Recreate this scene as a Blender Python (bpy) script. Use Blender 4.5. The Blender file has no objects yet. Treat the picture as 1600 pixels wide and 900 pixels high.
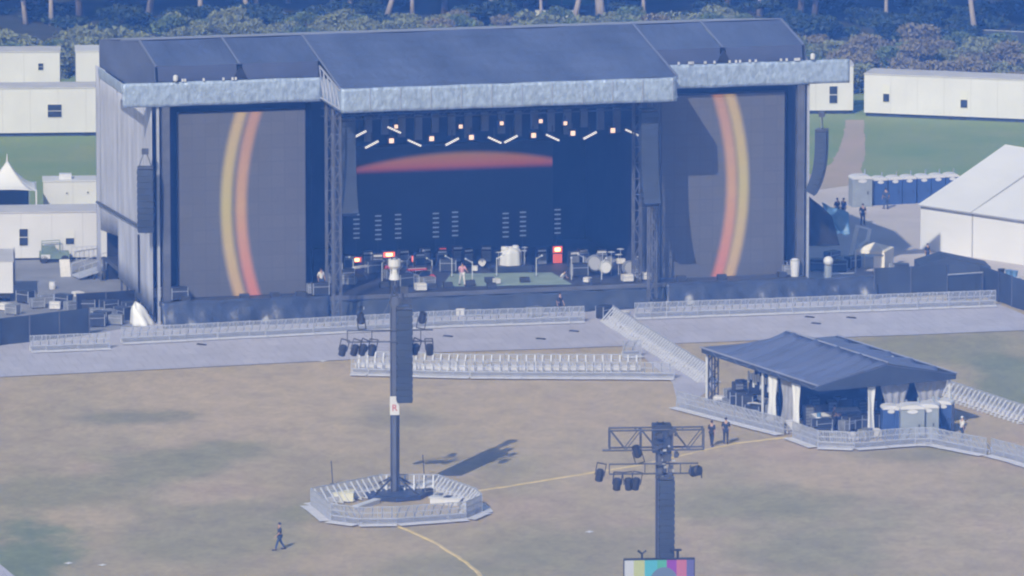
import bpy, bmesh, math, random
from math import sin, cos, tan, pi, radians as R
from mathutils import Vector, Matrix
sc = bpy.context.scene
random.seed(7)

# ------------------------------------------------------------------ camera
FPX, PITCH, CAMH = 12000.0, R(9.5), 96.6
CAMD = CAMH / tan(PITCH)
cam = bpy.data.objects.new('camera', bpy.data.cameras.new('camera'))
sc.collection.objects.link(cam)
cam.location = (0, -CAMD, CAMH)
cam.rotation_euler = (pi / 2 - PITCH, 0, 0)
cam.data.sensor_width = 36.0
cam.data.lens = 36.0 * FPX / 1600.0
cam.data.clip_start, cam.data.clip_end = 1.0, 6000.0
sc.camera = cam
# ------------------------------------------------------------------ sky, sun, exposure
SUN = Vector((0.49, 1.25, -1.0)).normalized()          # the way the light travels
ELEV = math.asin(-SUN.z)
world = bpy.data.worlds.new('World'); sc.world = world; world.use_nodes = True
wn = world.node_tree
sky = wn.nodes.new('ShaderNodeTexSky'); sky.sky_type = 'NISHITA'; sky.sun_disc = False
sky.sun_elevation = ELEV; sky.sun_rotation = math.atan2(-SUN.x, -SUN.y)
bg = wn.nodes['Background']; bg.inputs['Strength'].default_value = 0.09
wn.links.new(sky.outputs[0], bg.inputs[0])
sl = bpy.data.lights.new('sun', 'SUN'); sl.energy = 3.5; sl.angle = R(0.55); sl.color = (1.0, 0.965, 0.91)
so = bpy.data.objects.new('sun', sl); sc.collection.objects.link(so)
so.rotation_euler = SUN.to_track_quat('-Z', 'Y').to_euler(); so.location = (-60, -200, 160)
vs = sc.view_settings
vs.view_transform = 'Standard'; vs.look = 'None'; vs.exposure = 0.0; vs.gamma = 1.0; vs.use_curve_mapping = False
sc.render.engine = 'CYCLES'
cy = sc.cycles
cy.use_denoising = True
try: cy.denoiser = 'OPENIMAGEDENOISE'
except Exception: pass
cy.max_bounces = 5; cy.diffuse_bounces = 3; cy.glossy_bounces = 2; cy.transmission_bounces = 2
cy.transparent_max_bounces = 8; cy.volume_bounces = 0
cy.pixel_filter_type = 'BLACKMAN_HARRIS'; cy.filter_width = 2.2      # a soft long-range lens
HAZE_DENSITY, HAZE_COLOR, HAZE_G = 0.00041, (0.085, 0.265, 1.0), -0.55

# ------------------------------------------------------------------ where things stand
CAM = Vector(cam.location)
FW = Vector((0, cos(PITCH), -sin(PITCH))); UP = Vector((0, sin(PITCH), cos(PITCH))); RT = Vector((1, 0, 0))
def G(x, y, z=0.0):
    d = FW + RT * ((x - 800) / FPX) + UP * ((450 - y) / FPX)
    return CAM + d * ((z - CAM.z) / d.z)
SA = R(14)
SU = Vector((cos(SA), sin(SA), 0)); SN = Vector((-sin(SA), cos(SA), 0))
S0 = G(239, 507)
def SW(u, v, z): return S0 + SU * u + SN * v + Vector((0, 0, z))
def SPL(x, y, v):                       # point of the stage plane V = v seen at a pixel -> local (U, V, Z)
    d = FW + RT * ((x - 800) / FPX) + UP * ((450 - y) / FPX)
    t = ((S0 + SN * v - CAM).dot(SN)) / d.dot(SN)
    p = CAM + d * t - S0
    return Vector((p.dot(SU), v, p.z))

# ------------------------------------------------------------------ materials
MT = {}
def mat(name, col, rough=0.7, metal=0.0, var=0.0, scale=1.0, bump=0.0, bscale=8.0, emit=None, es=1.0, col2=None, stretch=None):
    if name in MT: return MT[name]
    m = bpy.data.materials.new(name); m.use_nodes = True
    nt = m.node_tree; b = nt.nodes['Principled BSDF']
    b.inputs['Base Color'].default_value = (*col, 1); b.inputs['Roughness'].default_value = rough
    b.inputs['Metallic'].default_value = metal
    co = None
    if var or bump or col2:
        tc = nt.nodes.new('ShaderNodeTexCoord'); co = tc.outputs['Object']
        if stretch:
            mp = nt.nodes.new('ShaderNodeMapping'); mp.inputs['Scale'].default_value = stretch
            nt.links.new(co, mp.inputs[0]); co = mp.outputs[0]
    if var or col2:
        n = nt.nodes.new('ShaderNodeTexNoise'); n.inputs['Scale'].default_value = scale; n.inputs['Detail'].default_value = 5
        nt.links.new(co, n.inputs['Vector'])
        r = nt.nodes.new('ShaderNodeValToRGB')
        c2 = col2 or tuple(min(1, c * (1 + var)) for c in col)
        c1 = col if col2 else tuple(c * (1 - var) for c in col)
        r.color_ramp.elements[0].position = 0.32; r.color_ramp.elements[1].position = 0.68
        r.color_ramp.elements[0].color = (*c1, 1); r.color_ramp.elements[1].color = (*c2, 1)
        nt.links.new(n.outputs['Fac'], r.inputs[0]); nt.links.new(r.outputs[0], b.inputs['Base Color'])
    if bump:
        n = nt.nodes.new('ShaderNodeTexNoise'); n.inputs['Scale'].default_value = bscale; n.inputs['Detail'].default_value = 4
        nt.links.new(co, n.inputs['Vector'])
        bp = nt.nodes.new('ShaderNodeBump'); bp.inputs['Strength'].default_value = bump; bp.inputs['Distance'].default_value = 0.3
        nt.links.new(n.outputs['Fac'], bp.inputs['Height']); nt.links.new(bp.outputs[0], b.inputs['Normal'])
    if emit:
        b.inputs['Emission Color'].default_value = (*emit, 1); b.inputs['Emission Strength'].default_value = es
    MT[name] = m
    return m
WHITE = mat('white_paint', (0.60, 0.60, 0.64), 0.5, var=0.05, scale=0.35)
WHITE2 = mat('white_roof', (0.50, 0.49, 0.52), 0.6, var=0.10, scale=0.5)
VINYLW = mat('white_vinyl', (0.66, 0.665, 0.70), 0.45, var=0.03, scale=0.3, bump=0.15, bscale=0.9)
CREAM = mat('cream_plastic', (0.62, 0.61, 0.50), 0.5, var=0.05, scale=1)
TAN = mat('tan_canvas', (0.78, 0.72, 0.62), 0.7, var=0.06, scale=1)
BLACK = mat('black_paint', (0.02, 0.02, 0.022), 0.55, var=0.3, scale=2)
DRAPE = mat('black_drape', (0.012, 0.012, 0.014), 0.9, var=0.3, scale=0.6)
TARP = mat('black_tarp', (0.04, 0.05, 0.085), 0.4, var=0.35, scale=0.5, bump=0.5, bscale=0.8)
SCRIM = mat('blue_black_scrim', (0.035, 0.045, 0.07), 0.75, var=0.2, scale=0.6)
ROOF = mat('dark_blue_vinyl', (0.082, 0.104, 0.19), 0.55, var=0.22, scale=0.3, bump=0.6, bscale=0.55, stretch=(1, .35, 1))
ROOF2 = mat('grey_blue_vinyl', (0.27, 0.285, 0.38), 0.5, var=0.12, scale=0.3)
FOIL = mat('silver_foil_sheet', (0.34, 0.42, 0.58), 0.48, 0.3, var=0.20, scale=3.2, bump=0.4, bscale=2.6, stretch=(1, 1, .7))
CLOTHS = mat('silver_cloth', (0.45, 0.465, 0.57), 0.6, 0.0, var=0.20, scale=0.9, stretch=(1, 1, 0.2))
STEEL = mat('galvanised_steel', (0.40, 0.42, 0.50), 0.45, 0.15, var=0.10, scale=2.5)
STEELB = mat('bright_aluminium', (0.62, 0.63, 0.68), 0.4, 0.1, var=0.06, scale=2)
PLATE = mat('aluminium_tread_plate', (0.62, 0.62, 0.68), 0.5, 0.1, var=0.08, scale=2)
TRUSS = mat('dark_truss_steel', (0.07, 0.075, 0.095), 0.5, 0.2, var=0.2, scale=2)
GREYC = mat('grey_column', (0.10, 0.105, 0.13), 0.55, 0.1, var=0.2, scale=1)
CASE = mat('flight_case_black', (0.03, 0.033, 0.042), 0.5, var=0.3, scale=2)
CASEG = mat('flight_case_grey', (0.20, 0.21, 0.24), 0.5, var=0.25, scale=2)
BLUEP = mat('blue_plastic', (0.035, 0.075, 0.23), 0.45, var=0.12, scale=1.5)
GREYP = mat('grey_plastic', (0.26, 0.29, 0.33), 0.5, var=0.1, scale=1.5)
BLUET = mat('blue_tarp', (0.10, 0.20, 0.36), 0.5, var=0.12, scale=0.8, bump=0.6, bscale=1.2)
GLASS = mat('dark_window_glass', (0.03, 0.035, 0.05), 0.2, var=0.2, scale=3)
BLIND = mat('pale_window_blind', (0.62, 0.62, 0.62), 0.7)
YELLOW = mat('yellow_cable_cover', (0.60, 0.47, 0.20), 0.6, var=0.15, scale=1.0)
GREENP = mat('green_grey_paint', (0.16, 0.22, 0.19), 0.5, var=0.2, scale=1)
CARPET = mat('pale_green_carpet', (0.25, 0.33, 0.29), 0.9, var=0.12, scale=0.7)
DECKM = mat('black_stage_deck', (0.05, 0.052, 0.06), 0.6, var=0.25, scale=0.4)
SKIN = mat('skin', (0.42, 0.26, 0.18), 0.6)
DARKCL = mat('dark_clothes', (0.025, 0.026, 0.035), 0.85, var=0.2, scale=4)
JEANS = mat('blue_jeans', (0.04, 0.06, 0.12), 0.85, var=0.2, scale=4)
PALECL = mat('pale_clothes', (0.62, 0.60, 0.60), 0.85, var=0.1, scale=4)
PINKCL = mat('pink_clothes', (0.55, 0.28, 0.32), 0.85, var=0.1, scale=4)
HAIR = mat('dark_hair', (0.025, 0.018, 0.013), 0.7)
BARK = mat('brown_bark', (0.09, 0.068, 0.055), 0.9, var=0.3, scale=1.2, stretch=(1, 1, 0.25))
BARKP = mat('pale_bark', (0.34, 0.29, 0.27), 0.9, var=0.3, scale=1.0, stretch=(1, 1, 0.25))
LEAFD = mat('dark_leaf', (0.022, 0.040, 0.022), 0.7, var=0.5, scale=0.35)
LEAFM = mat('olive_leaf', (0.175, 0.195, 0.10), 0.75, var=0.30, scale=0.3)
LEAFB = mat('brown_green_leaf', (0.185, 0.165, 0.105), 0.8, var=0.30, scale=0.3)
LEAFG = mat('mid_green_leaf', (0.105, 0.15, 0.07), 0.75, var=0.45, scale=0.45)
WARM = mat('warm_white_lamp', (0.8, 0.7, 0.6), 0.4, emit=(1.0, 0.66, 0.48), es=1.1)
COOL = mat('white_lamp_tube', (0.8, 0.8, 0.8), 0.4, emit=(0.95, 0.85, 0.82), es=0.75)
RUNG = mat('dim_lamp_rung', (0.3, 0.3, 0.35), 0.4, emit=(0.30, 0.36, 0.50), es=0.35)
AMBER = mat('amber_glow', (0.8, 0.3, 0.1), 0.4, emit=(1.0, 0.56, 0.26), es=4.0)
REDG = mat('red_glow', (0.8, 0.15, 0.08), 0.4, emit=(1.0, 0.16, 0.05), es=0.62)
PINKG = mat('pink_glow', (0.8, 0.4, 0.35), 0.4, emit=(1.0, 0.6, 0.5), es=1.2)
REDP = mat('red_paint', (0.45, 0.04, 0.05), 0.5)
TEALP = mat('teal_green_screen', (0.03, 0.12, 0.13), 0.8, var=0.15, scale=0.4)

# ------------------------------------------------------------------ mesh building
class MB:
    def __init__(s): s.v = []; s.f = []; s.m = []; s.cur = 0
    def add(s, vs_, fs):
        o = len(s.v); s.v += [tuple(p) for p in vs_]
        for f in fs: s.f.append(tuple(i + o for i in f)); s.m.append(s.cur)
        return s
    def box(s, c, d, rz=0.0, M=None):
        x, y, z = d[0] / 2, d[1] / 2, d[2] / 2
        P = [Vector((a * x, b * y, e * z)) for e in (-1, 1) for a, b in ((-1, -1), (1, -1), (1, 1), (-1, 1))]
        if M is not None: P = [M @ p for p in P]
        if rz:
            q = Matrix.Rotation(rz, 3, 'Z'); P = [q @ p for p in P]
        P = [p + Vector(c) for p in P]
        return s.add(P, [(3, 2, 1, 0), (4, 5, 6, 7), (0, 1, 5, 4), (1, 2, 6, 5), (2, 3, 7, 6), (3, 0, 4, 7)])
    def bb(s, a, b): 
        return s.box([(a[i] + b[i]) / 2 for i in range(3)], [abs(b[i] - a[i]) for i in range(3)])
    def beam(s, p0, p1, w, h=None, upv=(0, 0, 1)):
        p0, p1 = Vector(p0), Vector(p1); d = p1 - p0; L = d.length; d.normalize()
        upv = Vector(upv)
        if abs(d.dot(upv)) > 0.95: upv = Vector((0, 1, 0))
        x = d.cross(upv).normalized(); z = x.cross(d).normalized()
        h = h or w
        M = Matrix((x, d, z)).transposed()
        return s.box((p0 + p1) / 2, (w, L, h), 0, M)
    def tube(s, pts, r, n=6, cap=True):
        pts = [Vector(p) for p in pts]; rs = r if isinstance(r, (list, tuple)) else [r] * len(pts)
        V = []; F = []
        ref = None
        for i, p in enumerate(pts):
            d = (pts[min(i + 1, len(pts) - 1)] - pts[max(i - 1, 0)]).normalized()
            a = d.orthogonal().normalized() if ref is None else (ref - d * ref.dot(d)).normalized()
            ref = a; b = d.cross(a)
            for k in range(n):
                t = 2 * pi * k / n; V.append(p + (a * cos(t) + b * sin(t)) * rs[i])
        for i in range(len(pts) - 1):
            for k in range(n):
                F.append((i * n + k, i * n + (k + 1) % n, (i + 1) * n + (k + 1) % n, (i + 1) * n + k))
        if cap:
            F.append(tuple(reversed(range(n)))); F.append(tuple((len(pts) - 1) * n + k for k in range(n)))
        return s.add(V, F)
    def lathe(s, prof, c=(0, 0, 0), n=14, M=None):
        V = []; F = []
        for (r, z) in prof:
            for k in range(n):
                t = 2 * pi * k / n; p = Vector((r * cos(t), r * sin(t), z))
                if M is not None: p = M @ p
                V.append(p + Vector(c))
        for i in range(len(prof) - 1):
            for k in range(n):
                F.append((i * n + k, i * n + (k + 1) % n, (i + 1) * n + (k + 1) % n, (i + 1) * n + k))
        F.append(tuple(reversed(range(n)))); F.append(tuple((len(prof) - 1) * n + k for k in range(n)))
        return s.add(V, F)
    def ball(s, c, r, n=10, sz=(1, 1, 1)):
        k = 6; prof = [(r * sin(pi * i / k) + 1e-4, -r * cos(pi * i / k)) for i in range(k + 1)]
        return s.lathe(prof, c, n, Matrix.Diagonal(Vector(sz)))
    def grid(s, fn, nu, nv, thick=0.0):
        V = [fn(i / nu, j / nv) for j in range(nv + 1) for i in range(nu + 1)]
        F = [(j * (nu + 1) + i, j * (nu + 1) + i + 1, (j + 1) * (nu + 1) + i + 1, (j + 1) * (nu + 1) + i) for j in range(nv) for i in range(nu)]
        return s.add(V, F)
    def poly(s, pts): return s.add(pts, [tuple(range(len(pts)))])
    def prism(s, pts, off):
        n = len(pts); off = Vector(off); P = [Vector(p) for p in pts]
        return s.add(P + [p + off for p in P], [tuple(reversed(range(n))), tuple(n + i for i in range(n))] + [(i, (i + 1) % n, n + (i + 1) % n, n + i) for i in range(n)])
    def build(s, name, m, parent=None, loc=None, rz=0.0, smooth=False, solid=0.0, label=None):
        me = bpy.data.meshes.new(name); me.from_pydata(s.v, [], s.f)
        ms = m if isinstance(m, (list, tuple)) else [m]
        for q in ms: me.materials.append(q)
        if len(ms) > 1: me.polygons.foreach_set('material_index', s.m)
        bm = bmesh.new(); bm.from_mesh(me)
        if solid:
            bmesh.ops.remove_doubles(bm, verts=bm.verts, dist=1e-4)
            bmesh.ops.solidify(bm, geom=bm.faces[:], thickness=solid)
        bmesh.ops.recalc_face_normals(bm, faces=bm.faces); bm.to_mesh(me); bm.free()
        if smooth: me.polygons.foreach_set('use_smooth', [True] * len(me.polygons))
        me.update()
        o = bpy.data.objects.new(name, me); sc.collection.objects.link(o)
        if parent: o.parent = parent
        if loc is not None: o.location = loc
        if rz: o.rotation_euler = (0, 0, rz)
        if label: o['label'] = label
        return o
def tag(o, label, cat, group=None, kind=None):
    o['label'] = label; o['category'] = cat
    if group: o['group'] = group
    if kind: o['kind'] = kind
    return o
def thing(name, label, cat, loc=(0, 0, 0), rz=0.0, group=None):
    o = bpy.data.objects.new(name, None); sc.collection.objects.link(o); o.empty_display_size = 0.2
    o.location = loc; o.rotation_euler = (0, 0, rz)
    return tag(o, label, cat, group)
KIDS = {}
def kids(o): return [c for c in bpy.data.objects if c.parent == o]
def dup(root, loc, rz, label=None, group=None):
    if root.name not in KIDS: KIDS[root.name] = [(c, kids(c)) for c in kids(root)]
    r = root.copy(); sc.collection.objects.link(r); r.location = loc; r.rotation_euler = (0, 0, rz)
    if label: r['label'] = label
    if group: r['group'] = group
    for c, gs in KIDS[root.name]:
        d = c.copy(); sc.collection.objects.link(d); d.parent = r
        for g in gs:
            e = g.copy(); sc.collection.objects.link(e); e.parent = d
    return r
class Kind:                       # first placement moves the prototype, later ones copy it
    def __init__(s, root): s.root = root; s.used = False; KIDS[root.name] = [(c, kids(c)) for c in kids(root)]
    def put(s, loc, rz, label, group=None, scale=None):
        if not s.used:
            s.used = True; r = s.root; r.location = loc; r.rotation_euler = (0, 0, rz); r['label'] = label
            if group: r['group'] = group
        else: r = dup(s.root, loc, rz, label, group)
        if scale: r.scale = scale
        return r

# ------------------------------------------------------------------ ground
def smooth_noise_edge(pts, step=2.0, amp=0.5, seed=1):
    rnd = random.Random(seed); out = []
    for i, a in enumerate(pts):
        b = pts[(i + 1) % len(pts)]; a = Vector(a); b = Vector(b); n = max(1, int((b - a).length / step))
        for k in range(n):
            p = a.lerp(b, k / n)
            if k: p += Vector((rnd.uniform(-amp, amp), rnd.uniform(-amp, amp), 0))
            out.append(p)
    return out
def sheet(name, px, z, m, rag=0.0, step=2.0, kind='structure'):
    pts = [G(*p) for p in px]
    if rag: pts = smooth_noise_edge(pts, step, rag)
    for p in pts: p.z = z
    o = MB().poly(pts).build(name, m); o['kind'] = kind
    return o
def ground_material():
    m = bpy.data.materials.new('dry_field_grass'); m.use_nodes = True
    nt = m.node_tree; b = nt.nodes['Principled BSDF']; b.inputs['Roughness'].default_value = 0.95
    geo = nt.nodes.new('ShaderNodeNewGeometry'); pos = geo.outputs['Position']
    def noise(scale, detail=6, rough=0.55, sx=1, sy=1):
        mp = nt.nodes.new('ShaderNodeMapping'); mp.inputs['Scale'].default_value = (sx, sy, 1); nt.links.new(pos, mp.inputs[0])
        n = nt.nodes.new('ShaderNodeTexNoise'); n.inputs['Scale'].default_value = scale; n.inputs['Detail'].default_value = detail
        n.inputs['Roughness'].default_value = rough; nt.links.new(mp.outputs[0], n.inputs['Vector']); return n.outputs['Fac']
    def ramp(f, a, bq, c0, c1):
        r = nt.nodes.new('ShaderNodeValToRGB'); r.color_ramp.elements[0].position = a; r.color_ramp.elements[1].position = bq
        r.color_ramp.elements[0].color = (*c0, 1); r.color_ramp.elements[1].color = (*c1, 1); nt.links.new(f, r.inputs[0]); return r.outputs[0]
    def mix(fac, c0, c1, mode='MIX'):
        x = nt.nodes.new('ShaderNodeMix'); x.data_type = 'RGBA'; x.blend_type = mode
        for s_, v in ((x.inputs[0], fac), (x.inputs[6], c0), (x.inputs[7], c1)):
            if isinstance(v, float): s_.default_value = v
            elif isinstance(v, tuple): s_.default_value = (*v, 1)
            else: nt.links.new(v, s_)
        return x.outputs[2]
    def math_(op, a, bq):
        x = nt.nodes.new('ShaderNodeMath'); x.operation = 'MULTIPLY' if op == 'MULT_' else op; x.use_clamp = False
        for s_, v in ((x.inputs[0], a), (x.inputs[1], bq)):
            if isinstance(v, float): s_.default_value = v
            else: nt.links.new(v, s_)
        return x.outputs[0]
    col = ramp(noise(0.05, 5, 0.55, 1, 0.55), 0.38, 0.64, (0.355, 0.293, 0.165), (0.435, 0.35, 0.212))
    col = mix(ramp(noise(0.09, 5, 0.6, 0.5, 0.35), 0.50, 0.70, (0, 0, 0), (0.75, 0.75, 0.75)), col, (0.295, 0.262, 0.142))
    col = mix(ramp(noise(0.13, 6, 0.65, 0.45, 0.3), 0.48, 0.66, (0, 0, 0), (.85, .85, .85)), col, (0.43, 0.325, 0.215))
    warp = math_('SUBTRACT', noise(0.22, 5, 0.65, 0.6, 0.4), 0.5)
    for (px, py, rx, ry, c, st) in BLOBS:
        g = G(px, py)
        v = nt.nodes.new('ShaderNodeVectorMath'); v.operation = 'SUBTRACT'; nt.links.new(pos, v.inputs[0]); v.inputs[1].default_value = g
        w = nt.nodes.new('ShaderNodeVectorMath'); w.operation = 'MULTIPLY'; nt.links.new(v.outputs[0], w.inputs[0]); w.inputs[1].default_value = (1 / rx, 1 / ry, 0)
        l = nt.nodes.new('ShaderNodeVectorMath'); l.operation = 'LENGTH'; nt.links.new(w.outputs[0], l.inputs[0])
        d = math_('ADD', l.outputs['Value'], math_('MULT_', warp, 2.4))
        mr = nt.nodes.new('ShaderNodeMapRange'); mr.interpolation_type = 'SMOOTHSTEP'; nt.links.new(d, mr.inputs[0])
        mr.inputs[1].default_value = 1.25; mr.inputs[2].default_value = 0.35; mr.inputs[3].default_value = 0.0; mr.inputs[4].default_value = st
        col = mix(mr.outputs[0], col, c)
    fine = ramp(noise(0.8, 5, 0.75, 0.6, 0.35), 0.3, 0.7, (0.85, 0.85, 0.86), (1.20, 1.19, 1.17))
    col = mix(1.0, col, fine, 'MULTIPLY')
    col = mix(1.0, col, ramp(noise(3.0, 4, 0.8, 0.8, 0.5), 0.3, 0.7, (0.88, 0.88, 0.87), (1.1, 1.1, 1.11)), 'MULTIPLY')
    nt.links.new(col, b.inputs['Base Color'])
    return m
GG, DG, TN, ST = (0.252, 0.238, 0.112), (0.215, 0.207, 0.112), (0.45, 0.355, 0.21), (0.165, 0.20, 0.088)
BLOBS = [(460, 620, 16, 22, TN, .8), (900, 640, 14, 20, TN, .7), (1350, 740, 9, 10, TN, .6), (110, 822, 4.5, 11, TN, .9), (560, 860, 9, 9, TN, .5),
         (200, 653, 4.6, 3.2, DG, .8), (245, 722, 5.5, 7, GG, .8), (345, 707, 4.5, 5, GG, .8), (80, 765, 8, 9, GG, .75), (330, 830, 9, 13, GG, .65),
         (620, 655, 4, 5, DG, .55), (1150, 782, 7, 6, GG, .7), (1270, 850, 8, 13, GG, .75), (900, 862, 8, 9, GG, .65), (700, 895, 8, 6, GG, .6),
         (1420, 712, 5, 4, DG, .6), (466, 806, 1.4, 4.5, GG, .8), (30, 880, 4.4, 16, ST, .95), (1500, 540, 11, 9, GG, .85), (1590, 590, 4.6, 13, ST, .8),
         (1480, 700, 3, 4, GG, .6), (1380, 545, 8, 7, GG, .7), (780, 738, 4, 7, GG, .4)]
g = MB().poly([(-1000, -640, 0), (1000, -640, 0), (1000, 1000, 0), (-1000, 1000, 0)]).build('ground', ground_material()); g['kind'] = 'structure'
MATM = mat('grey_floor_panels', (0.47, 0.455, 0.52), 0.6, var=0.07, scale=0.35)
_nt = MATM.node_tree
def panel_joints(m, cell=(1.2, 2.4)):
    nt = m.node_tree; b = nt.nodes['Principled BSDF']; src = b.inputs['Base Color'].links[0].from_socket
    tc = nt.nodes.new('ShaderNodeTexCoord'); mp = nt.nodes.new('ShaderNodeMapping'); mp.inputs['Rotation'].default_value = (0, 0, -R(12))
    nt.links.new(tc.outputs['Object'], mp.inputs[0])
    br = nt.nodes.new('ShaderNodeTexBrick'); br.inputs['Scale'].default_value = 1.0; br.inputs['Brick Width'].default_value = cell[0]; br.inputs['Row Height'].default_value = cell[1]
    br.inputs['Mortar Size'].default_value = 0.03; br.inputs['Color1'].default_value = (1, 1, 1, 1); br.inputs['Color2'].default_value = (0.93, 0.93, 0.94, 1); br.inputs['Mortar'].default_value = (0.7, 0.7, 0.72, 1)
    nt.links.new(mp.outputs[0], br.inputs['Vector'])
    x = nt.nodes.new('ShaderNodeMix'); x.data_type = 'RGBA'; x.blend_type = 'MULTIPLY'; x.inputs[0].default_value = 1
    nt.links.new(src, x.inputs[6]); nt.links.new(br.outputs['Color'], x.inputs[7]); nt.links.new(x.outputs[2], b.inputs['Base Color'])
panel_joints(MATM)
GREENB = mat('green_bank_grass', (0.155, 0.24, 0.058), 0.95, col2=(0.215, 0.265, 0.085), scale=0.12)
DIRT = mat('brown_dirt', (0.40, 0.31, 0.24), 0.95, col2=(0.34, 0.29, 0.21), scale=0.25)
YARD = mat('pale_yard_asphalt', (0.47, 0.43, 0.42), 0.9, var=0.08, scale=0.25)
YARDL = mat('grey_yard_asphalt', (0.22, 0.225, 0.25), 0.9, var=0.15, scale=0.3)
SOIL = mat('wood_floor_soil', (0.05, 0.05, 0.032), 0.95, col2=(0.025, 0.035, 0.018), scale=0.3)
sheet('grass_bank', [(-400, 350), (225, 345), (235, 282), (2000, 278), (2000, 75), (-400, 75)], 0.02, GREENB, 1.2, 6)
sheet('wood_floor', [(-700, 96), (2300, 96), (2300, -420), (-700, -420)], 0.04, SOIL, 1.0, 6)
sheet('dirt_path', [(1322, 188), (1350, 188), (1352, 240), (1345, 268), (1365, 285), (1262, 300), (1262, 275), (1300, 255), (1315, 225)], 0.04, DIRT, 0.12, 0.5)
sheet('pavement', [(1250, 285), (1500, 280), (1760, 290), (1760, 470), (1560, 462), (1250, 462)], 0.03, YARD, 0.15, 3)
sheet('pavement', [(-300, 402), (46, 403), (118, 402), (240, 385), (250, 505), (140, 522), (-300, 548)], 0.03, YARDL, 0.1, 3)
sheet('walkway', [(-80, 594), (0, 590), (270, 577), (540, 563), (660, 552), (860, 546), (985, 541), (1050, 598), (1062, 640), (1120, 604), (1045, 538), (1250, 530), (1430, 524), (1600, 517), (1760, 511),
      (1760, 508), (1600, 492), (1560, 476), (1360, 462), (1000, 468), (500, 492), (240, 507), (140, 523), (-80, 536)], 0.05, MATM)
sheet('walkway', [(-40, 860), (0, 882), (24, 902), (-40, 930)], 0.03, MATM)

# ------------------------------------------------------------------ the main stage
ST_ = thing('main_stage', 'huge black festival stage with silver trimmed roof and silver cloth side', 'stage', S0, SA)
V3 = Vector
Z_F0, Z_F1, Z_K, Z_R, Z_B = 16.35, 18.15, 19.3, 20.4, 18.5
def wave(x, a=1.0, s=0.0): return a * (sin(x * 1.3 + s) + 0.6 * sin(x * 2.9 + 1.7 + s) + 0.35 * sin(x * 6.1 + s * 2))
def roof_sheet(u0, u1, m=ROOF):
    b = MB()
    prof = [(0.0, Z_K), (1.5, Z_K + 0.24), (3.0, Z_K + 0.52), (4.5, Z_K + 0.80), (6.0, Z_R), (11, Z_R - 0.6), (16, Z_R - 1.3), (21.4, Z_B)]
    def f(i, j):
        t = j * (len(prof) - 1); k = min(int(t), len(prof) - 2); q = t - k
        v = prof[k][0] * (1 - q) + prof[k + 1][0] * q; z = prof[k][1] * (1 - q) + prof[k + 1][1] * q
        u = u0 + (u1 - u0) * i
        sag = -0.10 * sin(pi * i) * (1 if k < 4 else 0.3)
        return (u, v, z + sag)
    b.grid(f, 10, (len(prof) - 1) * 2)
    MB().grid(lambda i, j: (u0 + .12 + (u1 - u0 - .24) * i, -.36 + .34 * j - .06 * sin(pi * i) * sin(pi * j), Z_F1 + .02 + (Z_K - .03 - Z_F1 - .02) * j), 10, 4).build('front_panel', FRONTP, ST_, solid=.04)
    return b.build('roof_sheet', m, ST_, smooth=False, solid=0.04)
SEAM = mat('slate_blue_strap', (.15, .17, .26), .6)
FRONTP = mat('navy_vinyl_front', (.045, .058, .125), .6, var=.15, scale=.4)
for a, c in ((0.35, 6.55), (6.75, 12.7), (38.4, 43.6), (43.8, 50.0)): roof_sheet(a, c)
b = MB()
cp = [(-6.75, 18.12), (-5.0, 18.42), (-2.5, 18.88), (-0.2, Z_K), (1.5, Z_K + 0.26), (4.0, Z_K + 0.74), (6.0, Z_R + 0.03), (13, Z_R - 0.9), (21.4, Z_B)]
def f(i, j):
    t = j * (len(cp) - 1); k = min(int(t), len(cp) - 2); q = t - k
    u = 12.75 + 25.6 * i
    return (u, cp[k][0] * (1 - q) + cp[k + 1][0] * q, cp[k][1] * (1 - q) + cp[k + 1][1] * q + 0.06 * sin(5 * pi * i) - 0.05 * sin(pi * q))
b.grid(f, 30, (len(cp) - 1) * 3).build('roof_sheet', ROOF, ST_, solid=0.04)
# ridge straps (pale) and back slope strip
for u in (0.35, 6.65, 43.7, 50.0): MB().tube([(u, -0.1, Z_K + .03), (u, 6, Z_R + .05), (u, 13, Z_R - .88)], 0.09, 5).build('roof_seam', SEAM, ST_)
for u in (12.75, 38.35): MB().tube([(u, -6.75, 18.2), (u, -0.2, Z_K + .06), (u, 6, Z_R + .08)], 0.09, 5).build('roof_seam', SEAM, ST_)
MB().grid(lambda i, j: (0.35 + 49.7 * i, 6.3 + 15.0 * j, Z_R + 0.06 - 1.9 * j), 20, 4).build('back_roof_slope', ROOF2, ST_, solid=0.03)
for u, nm in ((0.25, 'gable_sheet'), (50.1, 'gable_sheet')):
    MB().prism([(u, -0.3, 18.2), (u, 0, Z_K - .03), (u, 6, Z_R - .05), (u, 21.4, Z_B), (u, 21.4, 16.4), (u, 9.6, 16.55), (u, -.3, 16.6)], (0.05, 0, 0)).build(nm, ROOF, ST_)
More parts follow.
